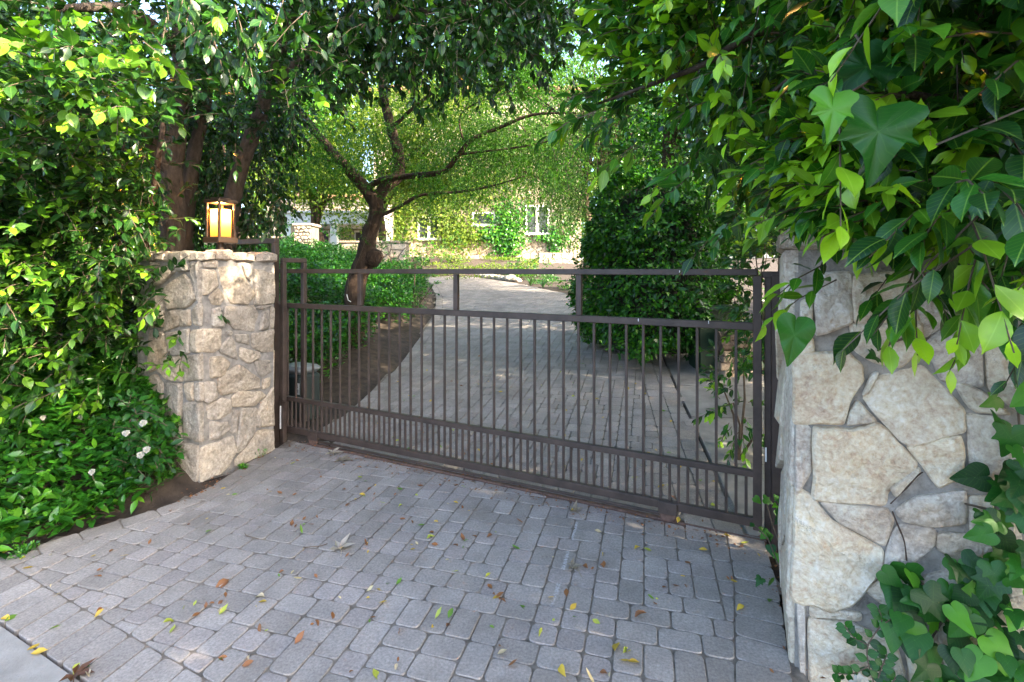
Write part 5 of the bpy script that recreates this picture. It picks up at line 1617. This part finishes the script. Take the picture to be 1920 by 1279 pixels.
# rose sprig with a white flower
rs = empty('rose_sprig', P(1640, 1260, 1.5), 'rose sprig with round leaflets and one white bloom before the right pillar', 'rose')
PR = lambda x, y, o=.10: on_plane(x, y, RCp, rn) + rn * o
LL = Leaves()
for pts in ([(1650, 1290), (1625, 1235), (1615, 1180), (1640, 1135), (1635, 1110)], [(1620, 1210), (1590, 1225), (1562, 1225)], [(1618, 1175), (1590, 1160), (1575, 1140)], [(1640, 1140), (1665, 1120), (1680, 1115)], [(1640, 1270), (1655, 1250), (1665, 1230)], [(1632, 1240), (1640, 1215), (1650, 1190)]):
    q = spline([PR(x, y) for x, y in pts], 5); MB().tube(q, .0022, 5).build('stem', M['twig'], rs)
    for i, p_ in enumerate(q[2:]):
        sg = 1 if i % 2 else -1
        t_ = (q[min(i + 3, len(q) - 1)] - q[i + 1]).normalized(); sd2 = t_.cross(rn) * sg
        LL.add(np.array([p_]), np.array([sd2 + t_ * .5 + rn * .2]), np.array([rn + Vector((random.gauss(0, .3), 0, .5))]), np.array([random.uniform(.028, .04)]), np.array([random.uniform(.1, .4)]))
leaf_objects(LL.cat(), [T_HI2, T_HI2], M['ivy'], rs, 120, 1.5)
link('flower', flower_mesh('flower', .034, 5), rs, petal, Matrix.Translation(PR(1600, 1236, .13)) @ Vector((-.2, -.9, .2)).to_track_quat('Z', 'Y').to_matrix().to_4x4())

# ------------------------------------------------------------------ house beyond the drive
HD = 24.0
def hp_(px, py, D=HD): return P(px, py, D)
hs = empty('stone_house', hp_(930, 500), 'pale rubble stone house with white framed windows and ivy at the top of the driveway', 'house')
x0, x1 = hp_(700, 0).x, hp_(1090, 0).x
zb, ztop = 1.3, CAMZ + (HY - 175) / FPX * HD
MB().abox(x0, x1, HD + .0, HD + 6, zb, ztop, 0).build('wall', M['mortar_old'], hs)
hn = Vector((0, -1, 0)); hx = Vector((1, 0, 0))
wins = [(783, 405, 826, 450, 2), (885, 398, 929, 424, 1), (985, 385, 1030, 440, 2)]
wr = [(hp_(a, b).x - x0 - .12, hp_(c, d).x - x0 + .12, hp_(a, d).z - zb - .12, hp_(a, b).z - zb + .12) for a, b, c, d, _ in wins]
rnd = random.Random(77)
W_, Hh = x1 - x0, ztop - zb
cells = voronoi_cells(0, W_, 0, Hh, jitter_grid(0, W_, 0, Hh, .34, rnd, 1.2), .016)
def vis_key(c):
    cy_ = sum(p[1] for p in c) / len(c); cx_ = sum(p[0] for p in c) / len(c)
    return abs(cy_ - 1.1) + .05 * abs(cx_ - W_ * .6)
keep = []
for c in cells:
    cx_, cy_ = sum(p[0] for p in c) / len(c), sum(p[1] for p in c) / len(c)
    if any(a - .05 < cx_ < b + .05 and d - .05 < cy_ < e + .05 for a, b, d, e in wr): continue
    keep.append(c)
keep.sort(key=vis_key)
rest = MB()
for i, c in enumerate(keep):
    vs, fs = stone_geo(c, Vector((x0, HD, zb)), hx, UPV, hn, rnd.uniform(.03, .06), i * 1.3, 1)
    if i < 290:
        me = bpy.data.meshes.new('stone'); me.from_pydata(vs, [], fs); link('stone', me, hs, M['stone_far'])
    else: rest.add(vs, fs)
if rest.v: rest.build('stone', M['stone_far'], hs)["kind"] = "stuff"
gl_m, gt, gb = newmat('window_glass'); gb.inputs["Base Color"].default_value = (.05, .06, .06, 1); gb.inputs["Roughness"].default_value = .05; gb.inputs["Specular IOR Level"].default_value = .8
for (a, b, c, d, n) in wins:
    p0, p1 = hp_(a, d), hp_(c, b)
    wv = empty_free = None
    fr = MB(); t_ = .09
    fr.abox(p0.x, p1.x, HD - .09, HD - .003, p1.z - t_, p1.z); fr.abox(p0.x - .06, p1.x + .06, HD - .14, HD - .003, p0.z - .02, p0.z + t_)
    fr.abox(p0.x, p0.x + t_, HD - .088, HD - .003, p0.z + t_ + .001, p1.z - t_ - .001); fr.abox(p1.x - t_, p1.x, HD - .088, HD - .003, p0.z + t_ + .001, p1.z - t_ - .001)
    if n == 2:
        xm = (p0.x + p1.x) / 2; fr.abox(xm - t_ * .8, xm + t_ * .8, HD - .086, HD - .003, p0.z + t_ + .001, p1.z - t_ - .001)
    f = fr.build('window_frame', M['white'], hs)
    xs_ = [p0.x + t_, p1.x - t_] if n == 1 else [p0.x + t_, (p0.x + p1.x) / 2 - t_ * .8, (p0.x + p1.x) / 2 + t_ * .8, p1.x - t_]
    for k in range(0, len(xs_), 2):
        MB().abox(xs_[k], xs_[k + 1], HD - .05, HD - .03, p0.z + t_, p1.z - t_).build('pane', gl_m, f)
M['rooftile'] = mat_plain('clay_tile', (.28, .13, .07), .8, 0, .3, 6, .4, 20)
rf = MB()
for k in range(int((x1 - x0 + .8) / .24)):
    x = x0 - .4 + k * .24
    rf.tube([(x + .12, HD - .45, ztop - .05), (x + .12, HD + 3.2, ztop + 1.5)], .115, 6)
rf.build('roof', M['rooftile'], hs)
# ivy over the house wall
def wall_ivy(name, label, spots, ll, mat, young):
    LVw = Leaves()
    for (px, py, rx, ry, n) in spots:
        q = hp_(px, py)
        p = np.stack([RNG.normal(q.x, rx, n), HD - .12 - np.abs(RNG.normal(0, .12, n)), RNG.normal(q.z, ry, n)], 1)
        LVw.add(p, nrm(RNG.normal(0, .6, (n, 3)) + np.array([0, -.3, -.8])), nrm(np.array([0, -1, .5]) + RNG.normal(0, .4, (n, 3))), ll * RNG.uniform(.7, 1.3, n), np.clip(RNG.normal(young, .25, n), 0, 1))
    o = foliage(name, LVw.cat(), T_LO, mat, None, 1.6)
    return tag(o, label, 'ivy')
wall_ivy('climbing_ivy', 'yellow-green creeper spread over the house wall between the left and middle windows', [(845, 415, .55, .7, 900), (870, 440, .6, .35, 700), (800, 380, .8, .5, 600), (755, 400, .5, 1.0, 1100), (735, 440, .5, .7, 800), (880, 360, .9, .5, 900), (800, 330, 1.2, .7, 1200), (950, 330, 1.4, .6, 1000)], .13, M['yellow'], .4)
wall_ivy('climbing_ivy', 'dark green ivy hanging on the house wall right of the middle window', [(950, 435, .45, .55, 1000), (955, 455, .35, .35, 500), (920, 440, .4, .2, 300), (960, 400, .5, .6, 500)], .13, M['hedge'], .4)
wall_ivy('climbing_ivy', 'ivy trailing down the stones right of the right-hand window', [(1040, 450, .22, .45, 400), (1043, 480, .12, .35, 200), (1020, 446, .3, .08, 150), (1065, 420, .4, .7, 500)], .12, M['hedge'], .35)
# low stone wall stepping down at the right end of the house
def rub_wall(name, label, cat, px0, px1, py0, py1, D, s, depth=.4, mat='stone_far', capz=True):
    a, b = P(px0, py1, D), P(px1, py0, D)
    t = empty(name, (a.x + (b.x - a.x) / 2, D, a.z), label, cat)
    MB().abox(a.x, b.x, D, D + depth, a.z - .4, b.z).build('mortar_core', M['mortar_old'], t)
    rnd = random.Random(int(px0)); L, H = b.x - a.x, b.z - a.z
    for i, c in enumerate(voronoi_cells(0, L, 0, H, jitter_grid(0, L, 0, H, s, rnd, 1.3), .012)):
        vs, fs = stone_geo(c, Vector((a.x, D, a.z)), hx, UPV, hn, rnd.uniform(.02, .05), i * 1.7, 1)
        me = bpy.data.meshes.new('stone'); me.from_pydata(vs, [], fs); link('stone', me, t, M[mat])
    if capz: MB().abox(a.x - .05, b.x + .05, D - .06, D + depth + .05, b.z + .002, b.z + .07, .015).build('coping', M['capstone'], t)
    return t
rub_wall('retaining_wall', 'low pale stone wall at the foot of the house on the right of the bank', 'wall', 1010, 1088, 474, 506, 22.6, .26, .4, 'capstone', False)
rub_wall('retaining_wall', 'white stone retaining wall behind the bend left of the driveway', 'wall', 640, 762, 456, 520, 14.5, .28)
rub_wall('stone_gatepost', 'weathered stacked stone post standing in front of the left house', 'stone post', 552, 584, 424, 480, 13.0, .09, .5, 'capstone')
rub_wall('garden_wall', 'rough stone garden wall running left from the stacked stone post', 'wall', 430, 546, 448, 490, 13.4, .14, .35, 'capstone')
# left house: low porch with white fascia, column and clay roof
LD = 19.0
lh = empty('porch_house', P(600, 460, LD), 'low stone house with white porch fascia and clay roof at the far left', 'house')
a, b = P(500, 470, LD + 2.5), P(715, 400, LD + 2.5)
MB().abox(a.x, b.x, LD + 2.5, LD + 6, a.z - 1, b.z + .6).build('wall', M['mortar_old'], lh)
rnd = random.Random(5); L, H = b.x - a.x, b.z - a.z + .3
sm_ = MB()
for i, c in enumerate(voronoi_cells(0, L, 0, H, jitter_grid(0, L, 0, H, .3, rnd, 1.2), .012)):
    sm_.add(*stone_geo(c, Vector((a.x, LD + 2.5, a.z)), hx, UPV, hn, rnd.uniform(.02, .05), i * 1.7, 1))
sm_.build('stone', M['stone_far'], lh)["kind"] = "stuff"
a, b = P(525, 420, LD), P(700, 398, LD)
MB().abox(a.x, b.x, LD, LD + 2.4, a.z, a.z + .42).build('fascia', M['white'], lh)
MB().abox(a.x - .1, b.x + .1, LD - .1, LD + 2.5, a.z + .425, a.z + .5).build('roof_edge', M['white'], lh)
for px in (541, 627):
    q = P(px, 460, LD + .2); MB().abox(q.x - .13, q.x + .13, LD + .1, LD + .36, q.z - .6, a.z - .003).build('column', M['white'], lh)
rt = MB(); q0 = P(545, 398, LD + 2.5)
for k in range(16):
    x = q0.x + .2 * k; rt.tube([(x, LD + 2.4, a.z + .52), (x, LD + 5.2, a.z + 1.9)], .095, 6)
rt.build('roof', M['rooftile'], lh)
dm = mat_plain('dark_opening', (.03, .027, .025), .6, 0, .2, 5, 0)
for (pa, pb) in ((600, 616), (668, 682)):
    q0, q1 = P(pa, 470, LD + 2.4), P(pb, 436, LD + 2.4)
    f = MB().abox(q0.x - .08, q1.x + .08, LD + 2.36, LD + 2.44, q0.z, q1.z + .08).build('door_frame', M['white'], lh)
    MB().abox(q0.x, q1.x, LD + 2.33, LD + 2.357, q0.z, q1.z).build('door_panel', dm, f)
# lawn and bank greenery
def reg_bank():
    q = Vector((random.uniform(-4.6, 1.2), random.uniform(17.5, 23.6), 0))
    px = CX + FPX * q.x / q.y
    if not 790 < px < 1010: return None, None
    if q.y < 17 or q.y > 23.6 or noise.noise(Vector((q.x * .9, q.y * .9, 5))) < -.05: return None, None
    return q.x, q.y
scatter_cover(5000, reg_bank, .12, .09, M['yellow'], 'bank_cover', 'patchy low green cover on the brown bank below the stone house', 'ground cover', T_LO, .3, .5, 4)
def reg_right():
    q = Vector((random.uniform(-1.5, 2.6), random.uniform(7.5, 19), 0))
    if not 890 < CX + FPX * q.x / q.y < 1130: return None, None
    d, s = seg_dist(q.x, q.y, DRIVE_R)
    if s > 0 or d < .25 or noise.noise(Vector((q.x * 1.2, q.y * 1.2, 8))) < .12: return None, None
    return q.x, q.y
scatter_cover(3500, reg_right, .1, .06, M['cover'], 'bed_cover', 'thin green ground cover on the soil right of the driveway bend', 'ground cover', T_LO, .3, .5, 6)
def reg_lawn():
    x, y = random.uniform(-9, -4.3), random.uniform(15, 19)
    return x, y
scatter_cover(9000, reg_lawn, .16, .10, M['cover'], 'lawn', 'small patch of lawn and low plants in front of the left porch', 'lawn', T_LO, .35, .6, 7)

# ------------------------------------------------------------------ background trees
def tree(name, label, px, D, zt, blobs, mat, ll, nc, per, trunk=.15, bark='bark', hang=None, T=T_LO, width=1.3, group=None, cl=.5):
    """trunk, limbs to the foliage clumps, and a crown of leaf clumps; blobs: (px, py, rx, ry, rz)"""
    q = P(px, 500, D); b = Vector((q.x, q.y, h(q.x, q.y)))
    t = empty(name, b, label, 'tree', group)
    LVt = Leaves(); cents = []
    for (bx, by_, rx, ry, rz) in blobs:
        c0 = P(bx, by_, D); k = max(3, int(nc * rx * rz / sum(o[2] * o[4] for o in blobs)))
        c_, _ = ell_pts(k, c0, (rx, ry, rz), .15)
        cents.append(c_)
    cents = np.concatenate(cents)
    top = Vector((b.x + random.uniform(-.2, .2), b.y, zt))
    limb('trunk', [b - UPV * .1, b.lerp(top, .35) + Vector((.08, 0, 0)), b.lerp(top, .7) - Vector((.08, 0, 0)), top], [trunk, trunk * .8, trunk * .65, trunk * .4], M[bark], t, 9, px)
    lm = MB()
    for c_ in cents[::max(1, len(cents) // 16)]:
        c_ = Vector(c_); st = b.lerp(top, random.uniform(.5, 1))
        lm.tube([st, st.lerp(c_, .5) + Vector((0, 0, .15)), c_], [trunk * .3, trunk * .18, trunk * .06], 5, False)
    o = lm.build('limbs', M[bark], t)
    n = len(cents) * per
    pc = np.repeat(cents, per, 0)
    if hang is None:
        p = pc + RNG.normal(0, 1, (n, 3)) * np.array([cl, cl, cl * .55])
        d = nrm(RNG.normal(0, 1, (n, 3)) - UPN * .4)
    else:
        tt = RNG.random(n)
        st_ = np.repeat(np.arange(n // 12 + 1), 12)[:n]
        off = RNG.normal(0, cl, (st_.max() + 1, 3)) * np.array([1, 1, .4])
        sw = RNG.normal(0, .12, (st_.max() + 1, 3))
        p = pc + off[st_] + sw[st_] * tt[:, None] - UPN * (hang * tt)[:, None] + RNG.normal(0, .035, (n, 3))
        d = nrm(RNG.normal(0, .45, (n, 3)) - UPN * 1.0)
    nn_ = nrm(UPN * .5 + RNG.normal(0, .7, (n, 3)))
    LVt.add(p, d, nn_, ll * RNG.uniform(.6, 1.3, n), np.clip(RNG.normal(.4, .28, n), 0, 1))
    foliage('crown', LVt.cat(), T, mat, t, width)
    return t
tree('sunlit_tree', 'yellow-green sunlit tree behind the left limb of the twisted tree', 600, 15.5, 3.6, [(600, 330, 1.2, 1.2, .9), (650, 300, 1.0, 1, .9), (570, 355, .7, .8, .6), (660, 375, .8, .8, .4), (600, 385, .6, .8, .25), (600, 230, 1.2, 1, 1)], M['yellow'], .11, 90, 150)
tree('sunlit_tree', 'airy tree with light green leaves rising behind the fork of the twisted tree', 712, 17, 5, [(790, 260, 1.6, 1.4, 1.3), (850, 180, 1.8, 1.4, 1.4), (760, 340, 1.2, 1, .8), (700, 220, 1.4, 1.2, 1.3), (820, 330, 1.0, 1, .8)], M['yellow'], .11, 190, 150, .16)
tree('weeping_tree', 'weeping tree trailing long fine strands over the house front', 1098, 16, 5.5, [(900, 250, 1.3, 1.2, .9), (1000, 230, 1.7, 1.2, 1.0), (1060, 310, 1.0, 1, .8)], M['weep'], .10, 150, 280, .16, 'bark', 1.3, T_THIN, 1.4, None, .4)
tree('weeping_tree', 'brown-trunked weeping tree at the right end of the stone house', 1124, 12.5, 6, [(1090, 230, .9, .9, .8), (1150, 150, 1.2, 1.2, .9), (1090, 330, .6, .8, .45), (1160, 300, .7, .8, .6), (1070, 390, .35, .5, .25)], M['weep'], .08, 90, 240, .17, 'bark', 1.1, T_THIN, 1.4, None, .35)
wt = [o for o in bpy.data.objects if o.name == 'weeping_tree.001'][0]
hv = MB()
for i in range(46):
    q = P(random.gauss(1110, 55), random.uniform(190, 330), random.uniform(11.6, 13.2)); L_ = random.uniform(.5, 1.5)
    hv.tube(spline([q, q + Vector((random.gauss(0, .12), random.gauss(0, .1), -L_ * .5)), q + Vector((random.gauss(0, .2), random.gauss(0, .1), -L_))], 3), .007, 4, False)
hv.build('hanging_stems', mat_plain('dry_stem', (.26, .17, .10), .9, 0, .3, 8, 0), wt)
tree('tall_tree', 'dark trunked tree standing just right of the brown-trunked weeping tree', 1170, 13.5, 6, [(1190, 300, .8, .8, .8), (1240, 260, 1, 1, 1), (1200, 180, 1, 1, 1)], M['hedge'], .09, 60, 170, .2)
tree('tall_tree', 'bright green tree filling the upper middle behind the hanging ficus leaves', 1190, 13, 5.5, [(960, 120, 1.6, 1.3, .9), (1040, 60, 1.4, 1.2, .9), (880, 80, 1.2, 1.2, .8), (1010, 170, 1.0, 1, .6)], M['feather'], .085, 100, 170, .12)
tree('tall_tree', 'broad dark tree far behind the left trunks and lantern', 440, 13, 5.5, [(440, 200, 2.0, 1.5, 1.4), (360, 320, 1.2, 1.2, .8), (330, 250, 1.6, 1.4, 1.2), (520, 130, 1.6, 1.3, 1.2)], M['hedge'], .12, 120, 150, .2)
tree('tall_tree', 'tall pale tree over the left house roof', 560, 24, 8, [(540, 220, 2.4, 2, 1.6), (600, 140, 2.6, 2, 1.8), (480, 330, 1.6, 1.5, 1.1)], M['yellow'], .16, 110, 120, .2)
tree('tall_tree', 'tree behind the roof of the stone house', 860, 33, 9, [(800, 200, 4, 2.5, 2.6), (920, 120, 4, 2.5, 2.8), (1040, 180, 4, 2.5, 3)], M['feather'], .2, 150, 130, .25)
tree('tall_tree', 'dark tree right of the house behind the hanging ficus branches', 1260, 10.5, 5, [(1260, 250, 1.3, 1.2, 1.3), (1330, 330, 1.1, 1.2, 1.0), (1300, 120, 1.5, 1.2, 1.2), (1400, 230, 1.4, 1.2, 1.3)], M['hedge'], .1, 110, 160, .18)
tree('tall_tree', 'dark leafy tree behind the right pillar and ficus', 1560, 7.5, 4, [(1480, 300, 1.0, 1, 1.0), (1560, 180, 1.3, 1, 1.2), (1660, 330, 1.3, 1, 1.1), (1800, 250, 1.5, 1, 1.4), (1900, 380, 1.8, 2, 1.2), (1700, 30, 2.4, 2, 1.2)], M['ficus'], .13, 170, 150, .15)  # last wide blobs added to spread the crown and shade the drive
# wood beyond the left hedge
tree('tall_tree', 'dense dark tree behind the left hedge', -100, 6.6, 4, [(-150, 300, 1.8, 1, 1.8), (80, 330, 1.2, 1, 1.6), (200, 250, .9, 1, 1.4), (-50, 100, 1.8, 1, 1.2), (250, 420, .6, .6, .8)], M['ficus'], .1, 170, 150, .18)
LVx = Leaves()
n = 26000
ang = RNG.uniform(-1.1, 1.1, n); rad = RNG.uniform(42, 60, n)
p = np.stack([np.sin(ang) * rad, np.cos(ang) * rad, 3.2 + RNG.random(n) ** 1.3 * (9 + 3 * np.sin(ang * 9))], 1)
LVx.add(p, nrm(RNG.normal(0, 1, (n, 3))), nrm(RNG.normal(0, 1, (n, 3))), RNG.uniform(.5, 1.1, n), np.clip(RNG.normal(.4, .25, n), 0, 1))
tag(foliage('far_wood', LVx.cat(), T_LO, M['yellow'], None, 1.6), 'far green wood closing the view behind the houses', 'wood', None, 'stuff')

# ------------------------------------------------------------------ fallen leaves, dry litter
def litter_mat(name, c, v=.25): return mat_leaf(name, tuple(x * .7 for x in c), c, tuple(min(1, x * 1.2) for x in c), .5, .2, .4)
LM = {'yellow': litter_mat('yellow_dead_leaf', (.50, .34, .05)), 'brown': litter_mat('brown_dead_leaf', (.20, .085, .035)), 'green': litter_mat('green_fallen_leaf', (.12, .24, .03)), 'lime': litter_mat('lime_fallen_leaf', (.32, .36, .06)), 'pale': litter_mat('pale_dead_leaf', (.45, .37, .25)), 'cream': litter_mat('cream_dead_leaf', (.75, .66, .50))}
LMESH = {}
for cname, m_ in LM.items():
    for k in range(3):
        T_ = tmpl([(.1, .06), (.3, .2), (.55, .235), (.8, .12), (.93, .03)], [.5, .9, .3][k], [.15, -.3, .4][k], [.0, .03, -.02][k])
        one = (np.zeros((1, 3)), np.array([[0, 1., 0]]), np.array([[0, 0, 1.]]), np.ones(1), np.array([.4 + .2 * k]))
        me = leaf_mesh('fallen_leaf', one, T_); me.materials.append(m_); LMESH[cname, k] = me
lab = {'yellow': 'yellow fallen leaf lying on the grey pavers', 'brown': 'curled brown fallen leaf lying on the grey pavers', 'green': 'dark green fallen leaf lying on the grey pavers', 'lime': 'lime green fallen leaf lying on the grey pavers', 'pale': 'pale dry leaf lying on the grey pavers'}
def zone(px, py):
    if py < 900 and px < 1000: return 'just outside the left half of the gate'
    if px < 420: return 'near the left planting' if py < 1080 else 'near the bottom left gutter'
    if px > 1290: return 'beside the right gate post' if py < 1120 else 'beside the foot of the right pillar'
    if px > 950 and py < 1075: return 'just outside the right half of the gate'
    if px > 980: return 'right of the white scrape' if py < 1190 else 'at the bottom edge right of the scrape'
    return 'by the cream lobed leaf' if py < 1090 else ('at the bottom edge left of centre' if py > 1190 else 'left of the white scrape')
def drop(px, py, cname, l, lb=None, grp='fallen leaves on the pavers'):
    if lb is None: lb = ('tiny ' if l < .035 else 'larger ' if l > .048 else '') + lab[cname].replace('lying on the grey pavers', 'lying ' + zone(px, py)).replace(' fallen leaf', ' leaf')
    elif lb in lab2.values(): lb = ('tiny ' if l < .04 else 'larger ' if l > .05 else '') + lb.replace('lying on the driveway beyond the gate', 'inside the gate, ' + ('near the left driveway edge' if px < 900 else 'mid driveway' if px < 1180 else 'near the right border') + (', far up' if py < 760 else ', by the bars'))
    q = G(px, py)
    m_ = Matrix.Translation(q + UPV * (.014 + .004 * random.random())) @ Matrix.Rotation(random.uniform(0, 6.28), 4, 'Z') @ Matrix.Rotation(random.gauss(0, .22), 4, 'X') @ Matrix.Rotation(random.gauss(0, .35), 4, 'Y') @ Matrix.Scale(l, 4)
    o = link('fallen_leaf', LMESH[cname, random.randrange(3)], None, None, m_)
    tag(o, lb or lab[cname], 'leaf', grp)
lab2 = {c_: s_.replace('on the grey pavers', 'on the driveway beyond the gate') for c_, s_ in lab.items()}
fixed = [(1160, 1212, 'yellow', .07, 'largest golden leaf, near the bottom edge of the photo'), (1168, 1232, 'lime', .055, None), (1160, 1245, 'yellow', .05, None), (1050, 1255, 'yellow', .06, None), (1010, 1200, 'lime', .05, None), (1200, 1250, 'yellow', .05, None), (1395, 1142, 'yellow', .05, None), (1442, 1136, 'green', .045, None), (975, 1140, 'green', .05, None), (1110, 1168, 'lime', .04, None), (1270, 985, 'yellow', .05, None), (840, 1167, 'green', .05, None), (815, 1168, 'lime', .05, None), (700, 1262, 'lime', .06, None), (552, 1215, 'brown', .05, None), (318, 1195, 'lime', .05, None), (410, 1160, 'lime', .05, None), (342, 1148, 'lime', .055, None), (305, 1175, 'lime', .05, None), (398, 998, 'green', .06, None), (430, 1092, 'brown', .08, None), (975, 1035, 'green', .05, None), (1200, 1030, 'yellow', .05, None), (1222, 1038, 'lime', .045, None), (1310, 1035, 'yellow', .05, None), (1130, 1048, 'yellow', .05, None), (1190, 1165, 'brown', .055, None), (1040, 1125, 'yellow', .045, None), (1062, 1125, 'brown', .05, None), (920, 1080, 'lime', .06, None), (800, 1015, 'lime', .05, None), (860, 1075, 'lime', .04, None), (745, 918, 'green', .06, None), (90, 1225, 'yellow', .055, None), (75, 1213, 'yellow', .05, None), (18, 1168, 'yellow', .05, None), (8, 1172, 'green', .05, None), (150, 1250, 'lime', .05, None), (115, 1178, 'green', .04, None), (20, 1035, 'yellow', .06, None), (42, 1072, 'yellow', .045, None), (100, 1125, 'yellow', .05, None), (1425, 1050, 'yellow', .03, None), (1295, 1060, 'brown', .045, None)]
for a in fixed: drop(*a)
names = ['yellow', 'lime', 'brown', 'brown', 'brown', 'green', 'yellow', 'brown', 'brown', 'pale']
k = 0
LASTP = None
while k < 165:
    px, py = random.uniform(60, 1460), random.uniform(870, 1275)
    q = G(px, py)
    if not inside(q.x, q.y, APRON_POLY): continue
    if random.random() > .35 + .65 * math.exp(-((py - 900) / 130) ** 2) : continue
    if k % 3 and random.random() < .75 and LASTP:
        px, py = LASTP[0] + random.gauss(0, 22), LASTP[1] + random.gauss(0, 9)
        q = G(px, py)
        if not inside(q.x, q.y, APRON_POLY): continue
    else: LASTP = (px, py)
    drop(px, py, random.choice(names), random.uniform(.018, .05)); k += 1
k = 0
while k < 90:
    px, py = random.uniform(700, 1420), random.uniform(640, 980)
    q = G(px, py)
    if not inside(q.x, q.y, DRIVE_POLY) or uv(q.x, q.y)[1] < .1: continue
    cn = random.choice(['yellow', 'lime', 'brown', 'yellow', 'green']); drop(px, py, cn, random.uniform(.03, .06), lab2[cn], 'fallen leaves beyond the gate'); k += 1
# torn star-shaped pale leaves
def star_leaf(px, py, r, seed, label, mat, curl=.6):
    rnd = random.Random(seed); q = G(px, py); mb = MB()
    for i in range(5):
        a = -2.2 + 1.1 * i + rnd.uniform(-.15, .15); l_ = r * [.7, .95, 1.1, .95, .7][i]; dx, dy = math.cos(a), math.sin(a); w_ = l_ * .24
        def g(t, s): return Vector((q.x + dx * l_ * t - dy * w_ * s, q.y + dy * l_ * t + dx * w_ * s, q.z + .014 + l_ * curl * t * t * (.4 + .6 * (i % 2)) + .01 * abs(s)))
        mb.add([g(0, 0), g(.4, -1), g(.45, 0), g(.4, 1), g(1, 0)], [(0, 2, 1), (0, 3, 2), (1, 2, 4), (2, 3, 4)])
    mb.tube([q + UPV * .016, q + Vector((.03, -.04, .02)), q + Vector((.04, -.08, .015))], .002, 4)
    o = mb.build('maple_leaf', mat); tag(o, label, 'leaf')
star_leaf(635, 1032, .085, 1, 'large cream dry leaf with pointed lobes on the pavers left of centre', LM['cream'])
star_leaf(622, 852, .10, 2, 'big crumpled pale leaf lying at the left end of the gate track', LM['cream'], .3)
star_leaf(640, 866, .09, 3, 'pale dry leaf with brown litter just in front of the left gate wheel', LM['pale'], .2)
star_leaf(1075, 962, .06, 4, 'small upright cream leaf touching the gate track at mid span', LM['pale'], .9)
star_leaf(1072, 1069, .05, 5, 'shrivelled pinkish leaf beside the white scrape on the pavers', LM['pale'], .5)
star_leaf(140, 1272, .07, 6, 'reddish torn leaf on the gutter edge at the bottom left', LM['brown'], .3)
# crumbs of brown litter along track and joints
LVl = Leaves(); pts = []
while len(pts) < 900:
    if random.random() < .55:
        u = random.uniform(.05, 3.7); q = GU(u, random.gauss(-.07, .07))
        if u > 2.7: q = GU(u, -abs(random.gauss(.03, .12)))
    else:
        s_ = random.random(); q = Vector(APRON_L[0]).lerp(Vector(APRON_L[2]), s_).to_3d() if random.random() < .5 else Vector(APRON_R[0]).lerp(Vector(APRON_R[2]), s_).to_3d() + Vector((.1, 0, 0))
        q = q + Vector((random.gauss(0, .05), random.gauss(0, .05), 0))
    pts.append((q.x, q.y, h0(q.x, q.y) + .014))
pts = np.array(pts); n = len(pts)
LVl.add(pts, nrm(RNG.normal(0, 1, (n, 3)) * np.array([1, 1, .15])), nrm(UPN + RNG.normal(0, .4, (n, 3))), RNG.uniform(.008, .03, n), RNG.random(n))
tag(foliage('leaf_litter', LVl.cat(), T_LO, LM['brown'], None), 'brown crumbs of leaf litter gathered along the gate track and pillar feet', 'leaf litter', None, 'stuff')
for i, (px, py, lb) in enumerate([(470, 1012, 'thin brown twig on the pavers left of the cream leaf'), (590, 1030, 'curved fine twig lying on the pavers beside the cream leaf'), (668, 940, 'short bent twig on the pavers below the gate track')]):
    q = G(px, py) + UPV * .016; a = random.uniform(0, 3)
    dv = Vector((math.cos(a), math.sin(a), 0)) * .06
    o = MB().tube(spline([q - dv, q - dv * .2 + Vector((.01, -.012, .006)), q + dv * .5, q + dv + Vector((0, .02, 0))], 4), .0022, 5).build('twig', M['twig']); tag(o, lb, 'twig')

# what is left of leaves and twigs after the countable ones: joined parts
for o in bpy.data.objects:
    if o.parent is not None and o.name.split('.')[0] in ('twigs', 'stems', 'limbs', 'added_shade_crown', 'hanging_stems'): o["kind"] = "stuff"
for o in bpy.data.objects:
    if o.parent is not None and o.name.split('.')[0] in ('crown', 'foliage') and any(c.name.split('.')[0] == 'leaf' for c in o.parent.children): o["kind"] = "stuff"
